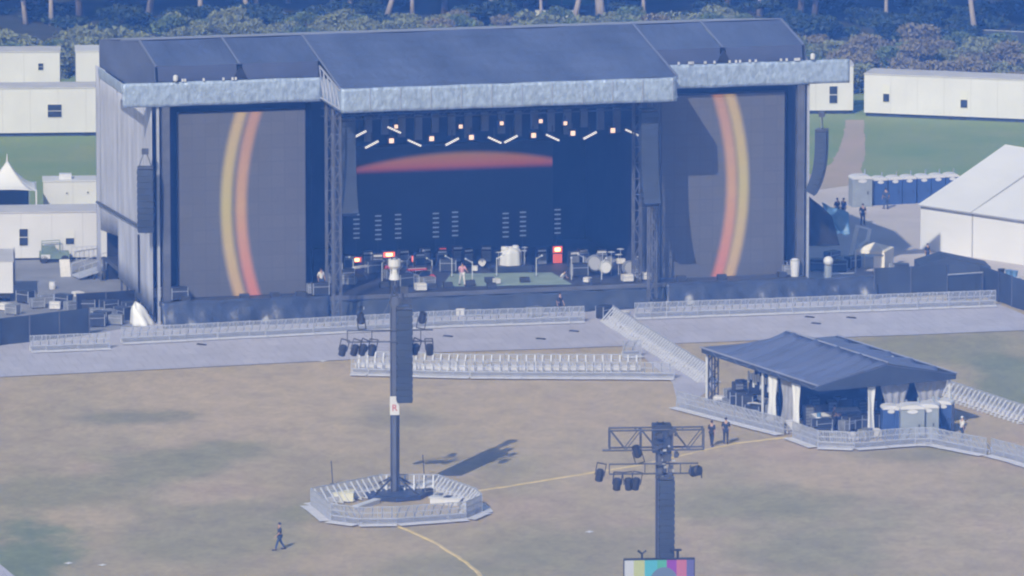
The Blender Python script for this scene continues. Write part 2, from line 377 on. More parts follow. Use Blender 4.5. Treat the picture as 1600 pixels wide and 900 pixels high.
# open truss ends of the raised centre roof
for u in (12.72, 38.4):
    b = MB(); nn = 5
    b.tube([(u, -6.6, 16.6), (u, 0, 16.6)], 0.08, 5); b.tube([(u, -6.6, 18.0), (u, 0, 18.9)], 0.08, 5)
    for k in range(nn):
        v0, v1 = -6.6 + 6.6 * k / nn, -6.6 + 6.6 * (k + 1) / nn
        b.tube([(u, v0, 16.6), (u, v1, 18.0 + .9 * (k + 1) / nn)], 0.05, 4); b.tube([(u, v1, 16.6), (u, v1, 18.0 + .9 * (k + 1) / nn)], 0.05, 4)
    b.build('roof_truss', STEEL, ST_)
def fascia(p0, p1, z00=Z_F0, z01=Z_F1, seed=0):
    p0, p1 = V3(p0), V3(p1); L = (p1 - p0).length; d = (p1 - p0) / L; nrm = V3((d.y, -d.x, 0)); rnd = random.Random(seed)
    ph = [rnd.uniform(0, 6) for _ in range(6)]
    def f(i, j):
        s_ = i * L
        w = 0.22 * (0.05 * sin(s_ * 2.3 + ph[0] + 3 * j) + 0.04 * sin(s_ * 5.1 + ph[1] - 5 * j) + 0.03 * sin(s_ * 9.7 + ph[2] + 4 * j)) + 0.05 * (0.5 - abs(j - 0.5))
        e = 0.015 * sin(s_ * 1.1 + ph[3]) * (1 if j in (0, 1) else 0)
        p = p0 + d * s_ + nrm * w
        return (p.x, p.y, z00 + (z01 - z00) * j + e)
    return MB().grid(f, max(6, int(L * 4)), 7).build('fascia', FOIL, ST_, smooth=True, solid=0.06)
for _k in range(11): MB().bb((14.9 + 2.3 * _k, -7.1, Z_F0 + .05), (14.94 + 2.3 * _k, -7.06, Z_F1 - .05)).build('fascia_seam', STEEL, ST_)
fascia((-2.25, -0.55, 0), (12.78, -0.55, 0), seed=1)
fascia((12.8, -0.55, 0), (12.8, -6.95, 0), seed=2)
fascia((12.8, -7.0, 0), (38.2, -7.0, 0), seed=3)
fascia((38.25, -6.95, 0), (38.25, -0.6, 0), seed=4)
fascia((38.3, -0.55, 0), (53.5, -0.55, 0), seed=5)
fascia((-2.3, 8.5, 0), (-2.3, -0.5, 0), z00=17.4, seed=6)
# left silver cloth wall with an opening at the back
def wallf(v0, v1, zb0, zb1, zt=16.55):
    def f(i, j):
        v = v0 + (v1 - v0) * i; zb = zb0 + (zb1 - zb0) * i
        return (0.028 * wave(v * 2.2) * (0.3 + 0.7 * (1 - j)), v, zb + (zt - zb) * j)
    return f
b = MB(); b.grid(wallf(-0.2, 13.0, 0.7, 1.45), 60, 8); b.grid(wallf(13.0, 20.0, 4.6, 4.0), 30, 6); b.grid(wallf(20.0, 21.4, 0, 0), 6, 6)
b.build('side_wall', CLOTHS, ST_, smooth=True, solid=0.03)
MB().tube([(-0.22, 1.6, 6.85), (-0.22, 20.4, 6.1)], 0.12, 5).build('wall_strap', TRUSS, ST_)
MB().bb((-0.15, 4.6, 1.6), (-0.05, 4.9, 6.0)).build('wall_slit', DRAPE, ST_)
MB().bb((50.3, 0, 0), (50.4, 21.4, 16.4)).build('side_wall', CLOTHS, ST_)
b = MB()
for v in (0.6, 3.2, 5.8, 8.4, 11, 13.2, 20.2): b.beam((0.25, v, 0), (0.25, v, 1.9), 0.14)
b.beam((0.25, 0.6, 1.0), (0.25, 13.2, 1.2), 0.10).beam((0.25, 0.6, .3), (0.25, 13.2, .4), 0.10)
b.build('under_wall_frame', TRUSS, ST_)
# deck, black drapes, ceiling mask
MB().bb((0.4, -1.5, 1.45), (50.0, 20.5, 1.8)).build('stage_deck', DECKM, ST_)
MB().bb((13.0, -1.62, 1.52), (38.9, -1.51, 1.83)).build('deck_edge', GREYC, ST_)
b = MB(); b.bb((0.6, 20.6, 0), (50, 20.8, 16.4)); b.bb((0.5, 4.2, 1.8), (12.6, 4.3, 16.2)); b.bb((38.6, 4.2, 1.8), (50, 4.3, 16.2))
b.bb((13.0, 4.3, 1.8), (13.1, 20.5, 16.2)); b.bb((38.4, 4.3, 1.8), (38.5, 20.5, 16.2))
b.bb((0.6, -0.2, 16.2), (50, 20.4, 16.3)); b.bb((13, -6.7, 16.4), (38.1, -0.3, 16.46))
b.build('black_backdrop', DRAPE, ST_)
def skirt(u0, u1, v, zt, seed, name='skirt_drape', m=TARP, z0=0.06):
    rnd = random.Random(seed); ph = [rnd.uniform(0, 6) for _ in range(4)]
    def f(i, j):
        s_ = u0 + (u1 - u0) * i
        w = 0.16 * sin(s_ * 0.9 + ph[0] + j * 2.5) + 0.10 * sin(s_ * 2.3 + ph[1] - j * 3) + 0.05 * sin(s_ * 5.5 + ph[2] + j * 4)
        return (s_, v + w * (1.1 - j) - 0.7 * (1 - j) ** 2, z0 + (zt + 0.05 * sin(s_ * 1.7 + ph[3]) - z0) * j)
    return MB().grid(f, int((u1 - u0) * 4), 8).build(name, m, ST_, smooth=True, solid=0.03)
skirt(0.3, 13.0, -1.75, 1.95, 3); skirt(38.9, 55.4, -1.75, 1.75, 5)
skirt(13.1, 38.8, -1.72, 1.48, 8, m=SCRIM)
# columns and tower legs
def lattice(bm, u, v, z0, z1, w=0.6, r=0.05, st=1.2):
    for du in (-w / 2, w / 2):
        for dv in (-w / 2, w / 2): bm.tube([(u + du, v + dv, z0), (u + du, v + dv, z1)], r * 1.4, 5)
    k = 0; z = z0
    while z < z1 - .1:
        z2 = min(z + st, z1); s_ = 1 if k % 2 else -1
        bm.tube([(u - s_ * w / 2, v - w / 2, z), (u + s_ * w / 2, v - w / 2, z2)], r, 4); bm.tube([(u - w / 2, v - s_ * w / 2, z), (u - w / 2, v + s_ * w / 2, z2)], r, 4)
        bm.tube([(u - w / 2, v - w / 2, z2), (u + w / 2, v - w / 2, z2)], r, 4); z = z2; k += 1
for u in (1.0, 49.75): MB().bb((u - .28, -0.5, 0.05), (u + .28, 0.1, 16.3)).build('column', GREYC, ST_)
for u in (0.42, 50.35): MB().bb((u - .09, -0.35, 0.05), (u + .09, -0.1, 16.3)).build('column', STEEL, ST_)
for u, v in ((13.4, -0.4), (12.95, -4.6), (37.0, -0.3), (37.7, -2.2), (38.4, -0.4)):
    b = MB(); lattice(b, u, v, 0.05, 16.3, 0.55, 0.045); b.build('tower_leg', GREYC, ST_)
MB().bb((13.5, -0.15, 1.8), (14.3, 0.0, 16.3)).build('tower_cover', mat('navy_cover', (0.05, 0.055, 0.075), .7, var=.2, scale=.5), ST_)
MB().bb((37.3, 0.2, 1.8), (38.2, 0.35, 16.3)).build('tower_cover', MT['navy_cover'], ST_)
b = MB()
for v in (0.8, 3.0):
    for z in (15.3, 14.7): b.tube([(13.5, v, z), (38, v, z)], 0.06, 5)
for k in range(40): b.tube([(13.5 + k * .62, 0.8, 14.7 + .6 * (k % 2)), (13.5 + (k + 1) * .62, .8, 15.3 - .6 * (k % 2))], .03, 4)
b.build('lighting_truss', TRUSS, ST_)
b = MB()
for k in range(18): b.bb((14.2 + k * 1.28, 2.6, 13.2 - .25 * (k % 3)), (14.75 + k * 1.28, 2.9, 14.6))
b.build('hanging_banner', GREYC, ST_)
# small white knobs along the fascia top, broad dark eave
b = MB(); rnd = random.Random(4)
for k in range(26):
    u = rnd.choice([rnd.uniform(0.5, 12.5), rnd.uniform(39, 50)]); MB().box((u, -0.6, Z_F1 + .12), (.14, .14, .2)).build('roof_clamp', STEELB, ST_)
for u in (1.7, 50.55):
    MB().lathe([(.14, 0), (.18, .06), (.18, .36), (.08, .45)], (u, -0.7, Z_F1 + .1), 10).build('roof_beacon', STEELB, ST_)
# fabric notch under the seams
for u in (6.65, 43.7): MB().prism([(u - .55, -0.42, Z_F1 + .05), (u + .55, -0.42, Z_F1 + .05), (u, -0.24, Z_K - .1)], (0, .04, 0)).build('roof_notch', DRAPE, ST_)

# ------------------------------------------------------------------ led screens
SOFT = 0.28
def arc_mat(name, base, stripes, w, h, es):
    """stripes: (cx, cz, radius, half width, colour top->bottom ramp) in metres, x right and z up from the panel's lower left"""
    m = bpy.data.materials.new(name); m.use_nodes = True; nt = m.node_tree; b_ = nt.nodes['Principled BSDF']
    b_.inputs['Base Color'].default_value = (*base, 1); b_.inputs['Roughness'].default_value = 0.55
    tc = nt.nodes.new('ShaderNodeTexCoord'); sep = nt.nodes.new('ShaderNodeSeparateXYZ'); nt.links.new(tc.outputs['Object'], sep.inputs[0])
    def M(op, a, c=None):
        x = nt.nodes.new('ShaderNodeMath'); x.operation = op
        for s_, v in ((x.inputs[0], a), (x.inputs[1], c)):
            if v is None: continue
            if isinstance(v, (int, float)): s_.default_value = v
            else: nt.links.new(v, s_)
        return x.outputs[0]
    out = None
    for (cx, cz, rad, hw, cols, flat) in stripes:
        dx = M('SUBTRACT', sep.outputs['X'], cx); dz = M('SUBTRACT', sep.outputs['Z'], cz)
        d = M('SQRT', M('ADD', M('MULTIPLY', dx, dx), M('MULTIPLY', dz, dz)))
        mr = nt.nodes.new('ShaderNodeMapRange'); mr.interpolation_type = 'SMOOTHSTEP'
        nt.links.new(M('ABSOLUTE', M('SUBTRACT', d, rad)), mr.inputs[0]); mr.inputs[1].default_value = hw + SOFT; mr.inputs[2].default_value = hw - SOFT
        fac = mr.outputs[0]
        if flat is not None: 
            m2 = nt.nodes.new('ShaderNodeMapRange'); m2.interpolation_type = 'SMOOTHSTEP'; nt.links.new(sep.outputs['Z'], m2.inputs[0]); m2.inputs[1].default_value = flat - .25; m2.inputs[2].default_value = flat + .35
            fac = M('MULTIPLY', fac, m2.outputs[0])
        rp = nt.nodes.new('ShaderNodeValToRGB'); ax = sep.outputs['Z']
        nt.links.new(M('DIVIDE', M('SUBTRACT', ax, flat or 0.0), h if flat is None else (h - flat)), rp.inputs[0])
        els = rp.color_ramp.elements
        for k, c in enumerate(cols):
            e = els[k] if k < 2 else els.new(0.5)
            e.position = k / (len(cols) - 1)
        for k, c in enumerate(cols): els[k].position = k / (len(cols) - 1); els[k].color = (*c, 1)
        x = nt.nodes.new('ShaderNodeMix'); x.data_type = 'RGBA'; nt.links.new(fac, x.inputs[0])
        if out is None: x.inputs[6].default_value = (0, 0, 0, 1)
        else: nt.links.new(out, x.inputs[6])
        nt.links.new(rp.outputs[0], x.inputs[7]); out = x.outputs[2]
    nt.links.new(out, b_.inputs['Emission Color']); b_.inputs['Emission Strength'].default_value = es
    br = nt.nodes.new('ShaderNodeTexBrick'); br.offset = 0; br.inputs['Scale'].default_value = 1.0; br.inputs['Brick Width'].default_value = 1.0; br.inputs['Row Height'].default_value = 1.0; br.inputs['Mortar Size'].default_value = .02
    mp = nt.nodes.new('ShaderNodeMapping'); mp.inputs['Rotation'].default_value = (pi / 2, 0, 0); nt.links.new(tc.outputs['Object'], mp.inputs[0]); nt.links.new(mp.outputs[0], br.inputs['Vector'])
    br.inputs['Color1'].default_value = (*base, 1); br.inputs['Color2'].default_value = (*[c_ * .90 for c_ in base], 1); br.inputs['Mortar'].default_value = (*[c_ * .72 for c_ in base], 1)
    nt.links.new(br.outputs['Color'], b_.inputs['Base Color'])
    return m
YL = [(.64, .36, .06), (.58, .45, .03), (.58, .36, .05)]; RD = [(.70, .13, .02), (.62, .29, .02), (.50, .19, .04)]
LM = arc_mat('grey_screen_left', (.104, .104, .118), [(25.75, 6.6, 22.2, .40, YL, None), (26.85, 6.6, 22.2, .40, RD, None)], 9.6, 13.8, .62)
RM = arc_mat('grey_screen_right', (.104, .104, .118), [(-16.7, 7.0, 22.2, .40, RD, None), (-15.8, 7.0, 22.2, .40, YL, None)], 9.4, 14.0, .62)
VB = 17.0
_a, _c, _t = SPL(538, 270, VB), SPL(863, 270, VB), SPL(720, 238, VB).z
_zb = min(_a.z, _c.z) - 10.5
ARC = ((_c.x - _a.x) * .56, _t - _zb, _a.z - _zb - .15, _t - _zb)
BM_ = arc_mat('black_screen_back', (.012, .012, .013), [(ARC[0], ARC[1] - 36.0, 34.45, 1.55, [(.50, .08, .05), (.62, .19, .01), (.54, .26, .01)], ARC[2] + .12)], 16.4, ARC[3], .46)
def screen(u0, u1, v, z0, z1, m, label):
    t = thing('led_screen', label, 'screen', SW(u0, v, z0), SA, None)
    w, h = u1 - u0, z1 - z0
    MB().bb((0, -.02, 0), (w, .06, h)).build('display_panel', m, t)
    b_ = MB(); b_.bb((-.06, .07, -.1), (w + .06, .5, h + .1)).build('cabinet', BLACK, t)
    return t
screen(2.1, 11.65, 0.25, 1.85, 15.6, LM, 'tall grey led wall on the left of the stage with a yellow and red arc')
screen(39.1, 48.7, 0.45, 1.7, 15.65, RM, 'tall grey led wall on the right of the stage with a red and yellow arc')
screen(_a.x, _c.x, VB, _zb, _t + .6, BM_, 'wide dark video wall behind the drum kit with an orange arc along its top')

# ------------------------------------------------------------------ stage lamps
def lampkind(name, label, cat, fn):
    t = thing(name, label, cat, (0, 0, 0)); fn(t); return Kind(t)
def f_sq(t):
    MB().bb((-.17, 0, -.17), (.17, .04, .17)).build('lens', WARM, t)
    MB().bb((-.26, .05, -.26), (.26, .4, .26)).bb((-.05, .15, .26), (.05, .25, .7)).build('housing', BLACK, t)
SQ = lampkind('stage_lamp', '', 'stage lamp', f_sq)
for (x, y) in ((611.8, 220), (674.6, 216.7), (736.7, 214.7), (833.9, 211.6), (895.3, 208.3), (957.7, 203.9)):
    p = SPL(x, y, .6); SQ.put(SW(*p), SA, 'square warm white lamp in the lower row under the stage roof', 'lower row of square lamps under the stage roof')
for (x, y) in ((618.9, 197.8), (720, 197.8), (784, 192.7), (845, 189.4), (883.5, 192.7)):
    p = SPL(x, y, 1.8); SQ.put(SW(*p), SA, 'smaller square lamp in the upper row under the stage roof', 'upper row of square lamps under the stage roof', (.8, .8, .8))
def f_bar(sg):
    def f(t):
        b_ = MB(); b_.beam((-.5, 0, -.24 * sg), (.5, 0, .24 * sg), .12, .13).build('tube', COOL, t)
        b_ = MB(); b_.beam((-.55, .12, -.26 * sg), (.55, .12, .26 * sg), .1, .2).bb((-.04, .1, .05), (.04, .16, .9)).build('bracket', BLACK, t)
    return f
BU = lampkind('batten_lamp', '', 'stage lamp', f_bar(1)); BD = lampkind('batten_lamp', '', 'stage lamp', f_bar(-1))
for (x, y, s_) in ((562, 210, 1), (581, 225.8, 1), (647.6, 223.4, -1), (706.6, 221.4, 1), (773, 219, -1), (798.4, 217.4, 1), (863.6, 215, -1), (922, 211.6, 1), (987.4, 207, -1), (616, 203, -1)):
    p = SPL(x, y, .5); (BU if s_ > 0 else BD).put(SW(*p), SA, 'slanted white tube lamp %s to the right under the stage roof' % ('rising' if s_ > 0 else 'falling'), 'tube lamps %s to the right' % ('rising' if s_ > 0 else 'falling'))
def f_ladder(two):
    def f(t):
        MB().bb((-.03, 0, 0), (.03, .06, 3.6)).build('post', BLACK, t)
        MB().bb((-.25, -.25, 0), (.25, .25, .08)).build('base', BLACK, t)
        for k in range(6): MB().bb((-.24, -.05, 1.55 + k * .36), (.24, -.01, 1.65 + k * .36)).build('lamp_rung', RUNG, t)
    return f
LD = lampkind('light_ladder', '', 'light stand', f_ladder(1))
for i, (x, y) in enumerate(((557, 404), (591, 406), (622, 404), (681, 402), (711, 400), (790, 402), (817, 400), (871, 396))):
    g_ = G(x, y, 1.8); LD.put(g_, SA, 'slim stand with dim horizontal lamp rungs at the back of the stage', 'dim rung light stands on the stage')

# ------------------------------------------------------------------ speaker arrays
def line_array(name, label, n, w, dep, hgt, curve, loc, rz, m=SCRIM, group=None, rig=True):
    t = thing(name, label, 'speaker array', loc, rz, group)
    y, z, ang = 0.0, 0.0, 0.0
    for k in range(n):
        ang = curve * (k / max(1, n - 1)) ** 2
        cy_ = y + sin(ang) * hgt / 2; cz = z - cos(ang) * hgt / 2
        M = Matrix.Rotation(ang, 3, 'X')
        b_ = MB(); b_.box((0, cy_, cz), (w, dep, hgt * .975), 0, M)
        b_.box((-w / 2 - .02, cy_, cz), (.04, dep * .8, hgt * .6), 0, M); b_.box((w / 2 + .02, cy_, cz), (.04, dep * .8, hgt * .6), 0, M)
        b_.build('cabinet', m, t)
        y += sin(ang) * hgt; z -= cos(ang) * hgt
    if rig:
        b_ = MB(); b_.bb((-w / 2, -dep / 2, .05), (w / 2, dep / 2, .18))
        for sx in (-.4, .4): b_.tube([(sx * w, 0, .18), (sx * w * .3, 0, 1.1)], .04, 4)
        b_.bb((-.25, -.2, 1.1), (.25, .2, 1.5)).build('rigging_frame', TRUSS, t)
    return t
p = SPL(227, 264, -1.6); line_array('speaker_array', 'straight black speaker array hanging in front of the silver side wall', 10, 1.15, .9, .47, .25, SW(*p), SA - .25)
p = SPL(1284, 205, -1.6); line_array('speaker_array', 'curved dark speaker array hanging outside the right end of the stage', 12, 1.1, .85, .40, .5, SW(*p), SA + 1.1)
line_array('speaker_array', 'black speaker array hung inside the right corner of the stage opening', 16, 1.25, .9, .44, -.4, SW(36.75, -4.5, 15.3), SA)
line_array('speaker_array', 'black speaker array hung inside the left corner of the stage opening', 16, 1.25, .9, .44, -.4, SW(13.9, -3.6, 15.3), SA)

# ------------------------------------------------------------------ things on the stage
tag(MB().prism([V3(p_) + V3((0, 0, .015)) for p_ in (G(690, 448, 1.8), G(893, 444.5, 1.8), G(862, 426.5, 1.8), G(705, 428.5, 1.8))], (0, 0, .03)).build('carpet', CARPET), 'pale green carpet on the black stage floor', 'carpet')
def amp(x, y, label, m, w=.75, h=.55, base=.5, two=None):
    t = thing('lamp_box', label, 'lit box', G(x, y, 1.8), SA)
    MB().bb((-.45, 0, 0), (.45, .5, base)).build('stand', CASE, t)
    MB().bb((-w / 2, 0, base), (w / 2, .5, base + h)).build('body', BLACK, t)
    MB().bb((-w / 2 + .05, -.03, base + .05), (w / 2 - .05, -.005, base + h - .05)).build('glow_surround', REDG, t)
    MB().bb((-w / 4, -.06, base + h * .28), (w / 4, -.032, base + h * .72)).build('glow_front', m, t)
    if two: MB().bb((-w / 2 + .08, -.05, .02), (w / 2 - .08, -.01, base - .05)).build('glow_front', two, t)
amp(557, 414, 'small amber glowing box at the far left of the stage', AMBER, .85, .5, .15)
amp(608, 412, 'bright amber glowing box behind the tower top', AMBER, 1.0, .5, .45)
amp(648, 414, 'faint pink glowing box on the left half of the stage', PINKG, .6, .55, .2)
amp(692, 404, 'small pink and red glowing box before the back video wall', PINKG, .6, .45, .4)
amp(871, 411, 'stacked pair of red and amber glowing boxes right of the white drum kit', AMBER, .85, .6, .75, REDG)
t = thing('drum_kit', 'white sheeted drum kit on a black riser at the middle of the stage', 'drum kit', G(802, 426, 1.8), SA)
MB().bb((-1.5, 0, .02), (1.5, 1.5, .5)).build('riser', CASE, t)
def dk(i, j):
    a_ = 2 * pi * i; r_ = .86 * (1 - .12 * j - .88 * max(0, (j - .62) / .38) ** 1.6) * (1 + .07 * sin(6 * a_ + 1))
    return (r_ * cos(a_), .75 + r_ * .78 * sin(a_), .5 + 1.32 * min(1, j * 1.18) * (1 + .06 * sin(3 * a_)))
MB().grid(dk, 30, 12).build('drum_sheet', WHITE, t, smooth=True)
b = MB(); b.lathe([(.3, 1.5), (.32, 1.8), (.28, 1.9)], (-.45, .8, 0), 12); b.lathe([(.26, 1.5), (.28, 1.85), (.2, 1.95)], (.4, .9, 0), 12); b.build('tom_drum', WHITE, t, smooth=True)
b = MB()
for (cx, cy_, z) in ((-1.0, .6, 1.5), (1.0, .6, 1.55), (1.2, 1.2, 1.7)): b.lathe([(.26, z), (.05, z + .05)], (cx, cy_, 0), 12); b.tube([(cx, cy_, .5), (cx, cy_, z)], .02, 4)
b.build('cymbals', STEELB, t)
t = thing('percussion_set', 'silver percussion set of round drums and cymbals at the right of the stage', 'drum kit', G(962, 430, 1.8), SA)
def ring(bm, c, r, w, tilt, az, hh=.35):
    M = Matrix.Rotation(az, 3, 'Z') @ Matrix.Rotation(tilt, 3, 'X')
    bm.lathe([(r, -hh / 2), (r, hh / 2)], c, 18, M)
b = MB()
for (cx, cy_, cz, r, ti, az) in ((-1.6, .3, .95, .62, 1.3, .2), (-.9, -.4, .7, .5, 1.2, -.3), (.9, -.5, .62, .55, 1.35, .3), (1.5, -.3, .7, .45, 1.2, .8), (-.2, .6, 1.0, .4, .5, 0)): ring(b, (cx, cy_, cz), r, .1, ti, az)
b.build('drum_shells', CASEG, t)
b = MB()
for (cx, cy_, cz, r, ti, az) in ((-1.62, .1, .95, .5, 1.3, .2), (.95, -.72, .62, .45, 1.35, .3), (-.92, -.6, .7, .4, 1.2, -.3)): ring(b, (cx, cy_, cz), r, .1, ti, az, .06)
b.build('drum_heads', mat('drum_head', (.4, .4, .42), .5), t)
b = MB()
for (cx, cy_, cz) in ((-.3, .2, 1.75), (.25, .1, 1.55), (.5, .5, 1.9), (-.9, .5, 1.7)): b.lathe([(.3, cz), (.04, cz + .06)], (cx, cy_, 0), 12, ); b.tube([(cx, cy_, 0), (cx, cy_, cz)], .025, 4)
b.build('cymbals', STEELB, t)
MB().bb((.1, -.2, .9), (.7, .2, 1.25)).bb((1.3, -1.0, 0), (2.1, -.6, .3)).build('pads', PALECL, t)
def keyboard(x, y, label, w=1.5, m=CASEG, rz=0):
    t = thing('keyboard', label, 'keyboard', G(x, y, 1.8), SA + rz)
    b_ = MB()
    for s_ in (-1, 1): b_.tube([(-s_ * w * .35, 0, 0), (s_ * w * .35, 0, .85)], .03, 5); b_.tube([(-s_ * w * .35, .3, 0), (s_ * w * .35, .3, .85)], .03, 5)
    b_.build('stand', TRUSS, t)
    MB().bb((-w / 2, -.05, .86), (w / 2, .35, .98)).build('body', m, t)
    MB().bb((-w / 2 + .08, -.03, .985), (w / 2 - .08, .14, 1.0)).build('keys', WHITE, t)
keyboard(566, 436, 'pale keyboard on crossed legs at the left of the stage', 1.4, PALECL, .5)
keyboard(625, 428, 'grey keyboard beside the tower top in the photograph', 1.6, CASEG, -.2)
keyboard(652, 440, 'red keyboard on crossed legs left of the green carpet', 1.5, REDP, .1)
def wedge_kind():
    t = thing('monitor_wedge', '', 'stage monitor'); 
    MB().prism([(-.35, -.25, 0), (-.35, .25, 0), (-.35, .28, .38), (-.35, -.05, .38)], (.7, 0, 0)).build('cabinet', CASE, t)
    MB().prism([(-.3, -.26, .05), (-.3, -.1, .33), (-.3, -.12, .34), (-.3, -.28, .06)], (.6, 0, 0)).build('grille', BLACK, t)
    return Kind(t)
WD = wedge_kind()
for (x, y) in ((700, 449), (735, 446), (768, 450), (820, 441), (765, 441), (600, 449), (675, 451), (930, 443)): WD.put(G(x, y, 1.84), SA, 'low black stage monitor wedge near the stage front edge', 'monitor wedges on the stage')
for (x, y) in ((382, 461), (430, 457), (470, 457), (1128, 433), (1065, 436), (1222, 429), (290, 466)): WD.put(SW(SPL(x, y, -1.0).x, -1.0, 1.8), SA, 'low black wedge before the foot of a side led wall', 'wedges below the side led walls')
def case_kind(name, d, m, lab, cat='flight case', wheels=True):
    t = thing(name, lab, cat)
    MB().bb((-d[0] / 2, -d[1] / 2, .12), (d[0] / 2, d[1] / 2, d[2] * .72)).build('body', m, t)
    MB().bb((-d[0] / 2 - .01, -d[1] / 2 - .01, d[2] * .73), (d[0] / 2 + .01, d[1] / 2 + .01, d[2])).build('lid', m, t)
    b_ = MB()
    for a_ in (-1, 1):
        for c_ in (-1, 1): b_.beam((a_ * d[0] / 2, c_ * d[1] / 2, .12), (a_ * d[0] / 2, c_ * d[1] / 2, d[2]), .05)
        b_.beam((-d[0] / 2, a_ * (d[1] / 2 + .01), d[2] * .725), (d[0] / 2, a_ * (d[1] / 2 + .01), d[2] * .725), .04)
    b_.build('edge_trim', STEEL, t)
    b_ = MB()
    for a_ in (-1, 1):
        for c_ in (-1, 1): b_.tube([(a_ * d[0] * .38 - .03, c_ * d[1] * .36, .06), (a_ * d[0] * .38 + .03, c_ * d[1] * .36, .06)], .06, 8)
    b_.build('castors', BLACK, t)
    return Kind(t)
CB = case_kind('flight_case', (1.2, .75, 1.0), CASE, ''); CG = case_kind('flight_case', (1.0, .6, .8), CASEG, ''); CP = case_kind('equipment_box', (.8, .6, .6), PALECL, '', 'box')
rnd = random.Random(11)
for (x, y) in ((660, 436), (585, 428), (632, 448), (905, 432), (925, 420), (540, 440), (700, 425)): CB.put(G(x, y, 1.8), SA + rnd.uniform(-.4, .4), 'black flight case standing among the gear on the stage', 'black cases on the stage')
for (x, y) in ((643, 446), (612, 437), (668, 449), (1005, 436), (520, 444), (545, 446)): CG.put(G(x, y, 1.8), SA + rnd.uniform(-.5, .5), 'grey trunk standing among the gear on the stage', 'grey trunks on the stage')
for i, (x, y, l) in enumerate(((1007, 438, 'pale box on the right front corner of the stage'), (657, 455, 'small pale box low on the stage front left of the carpet'), (980, 441, 'pale box beside the silver percussion set'))): CP.put(G(x, y, 1.8), SA, l)
def mic_kind():
    t = thing('microphone_stand', '', 'microphone'); b_ = MB(); b_.tube([(0, 0, 0), (0, 0, 1.45)], .035, 5).tube([(0, 0, 1.35), (.35, -.3, 1.62)], .03, 5).build('stand', STEELB, t)
    MB().lathe([(.22, 0), (.18, .05)], (0, 0, 0), 8).build('base', BLACK, t); MB().ball((.38, -.33, 1.64), .08, 8).build('microphone', STEELB, t); return Kind(t)
MIC = mic_kind()
rnd = random.Random(17)
for (x, y) in ((535, 441), (552, 434), (597, 440), (636, 436), (675, 436), (706, 433), (738, 438), (776, 432), (838, 432), (893, 438), (912, 430), (940, 438)): MIC.put(G(x, y, 1.8), rnd.uniform(0, 6), 'thin pale microphone stand among the gear on the stage', 'microphone stands on the stage')
def cab_kind(m, mg):
    t = thing('amplifier', '', 'amplifier'); MB().bb((-.4, -.25, .05), (.4, .25, 1.0)).build('cabinet', m, t); MB().bb((-.35, -.275, .12), (.35, -.252, .92)).build('grille', mg, t)
    MB().bb((-.36, -.22, 1.003), (.36, .22, 1.28)).build('amp_head', CASE, t); MB().bb((-.33, -.24, 1.06), (.33, -.222, 1.2)).build('control_panel', PALECL, t); return Kind(t)
AK, AK2 = cab_kind(CASE, CASEG), cab_kind(CASEG, CASE)
for (x, y) in ((574, 418), (590, 422), (630, 416), (664, 413), (715, 410), (730, 414), (760, 410), (845, 414), (896, 418)): AK.put(G(x, y, 1.8), SA + rnd.uniform(-.3, .3), 'black amplifier with a pale control strip at the back of the stage', 'black amplifiers on the stage')
for (x, y) in ((546, 424), (655, 421), (690, 416), (910, 414), (940, 416), (1000, 424)): AK2.put(G(x, y, 1.8), SA + rnd.uniform(-.3, .3), 'grey amplifier with a pale control strip at the back of the stage', 'grey amplifiers on the stage')
for i, (x, y, l) in enumerate(((548, 437, 'pale box left of the amber glowing box'), (640, 432, 'pale box right of the tower top drum'), (668, 428, 'small white box between two keyboards on the stage'), (742, 424, 'pale box behind the person on the carpet'), (776, 444, 'pale box on the front of the green carpet'), (918, 442, 'pale box at the right front of the stage'))):
    CP.put(G(x, y, 1.84), .5 * i, l, None, (.6, .7, .7))
def guitar_kind(m):
    t = thing('guitar', '', 'guitar'); M_ = Matrix.Rotation(-.25, 3, 'X')
    MB().prism([M_ @ V3((.2 * sin(a_) * (1 - .25 * cos(a_ * 2)), 0, .42 + .27 * cos(a_))) for a_ in [2 * pi * q / 14 for q in range(14)]], M_ @ V3((0, .06, 0))).build('body', m, t)
    MB().beam(M_ @ V3((0, .02, .62)), M_ @ V3((0, .02, 1.2)), .06).build('neck', BARK, t); b_ = MB(); b_.beam((-.2, .3, 0), (0, .1, .5), .04).beam((.2, .3, 0), (0, .1, .5), .04).build('stand', BLACK, t); return Kind(t)
for (x, y, m_, l) in ((606, 431, REDP, 'red guitar on a stand behind the grey keyboard'), (676, 445, REDP, 'red guitar on a stand beside the carpet'), (754, 420, PALECL, 'pale guitar on a stand left of the drum kit'), (525, 432, PALECL, 'pale guitar on a stand at the left edge of the stage')): guitar_kind(m_).put(G(x, y, 1.8), SA, l, None, (1.2, 1.2, 1.2))
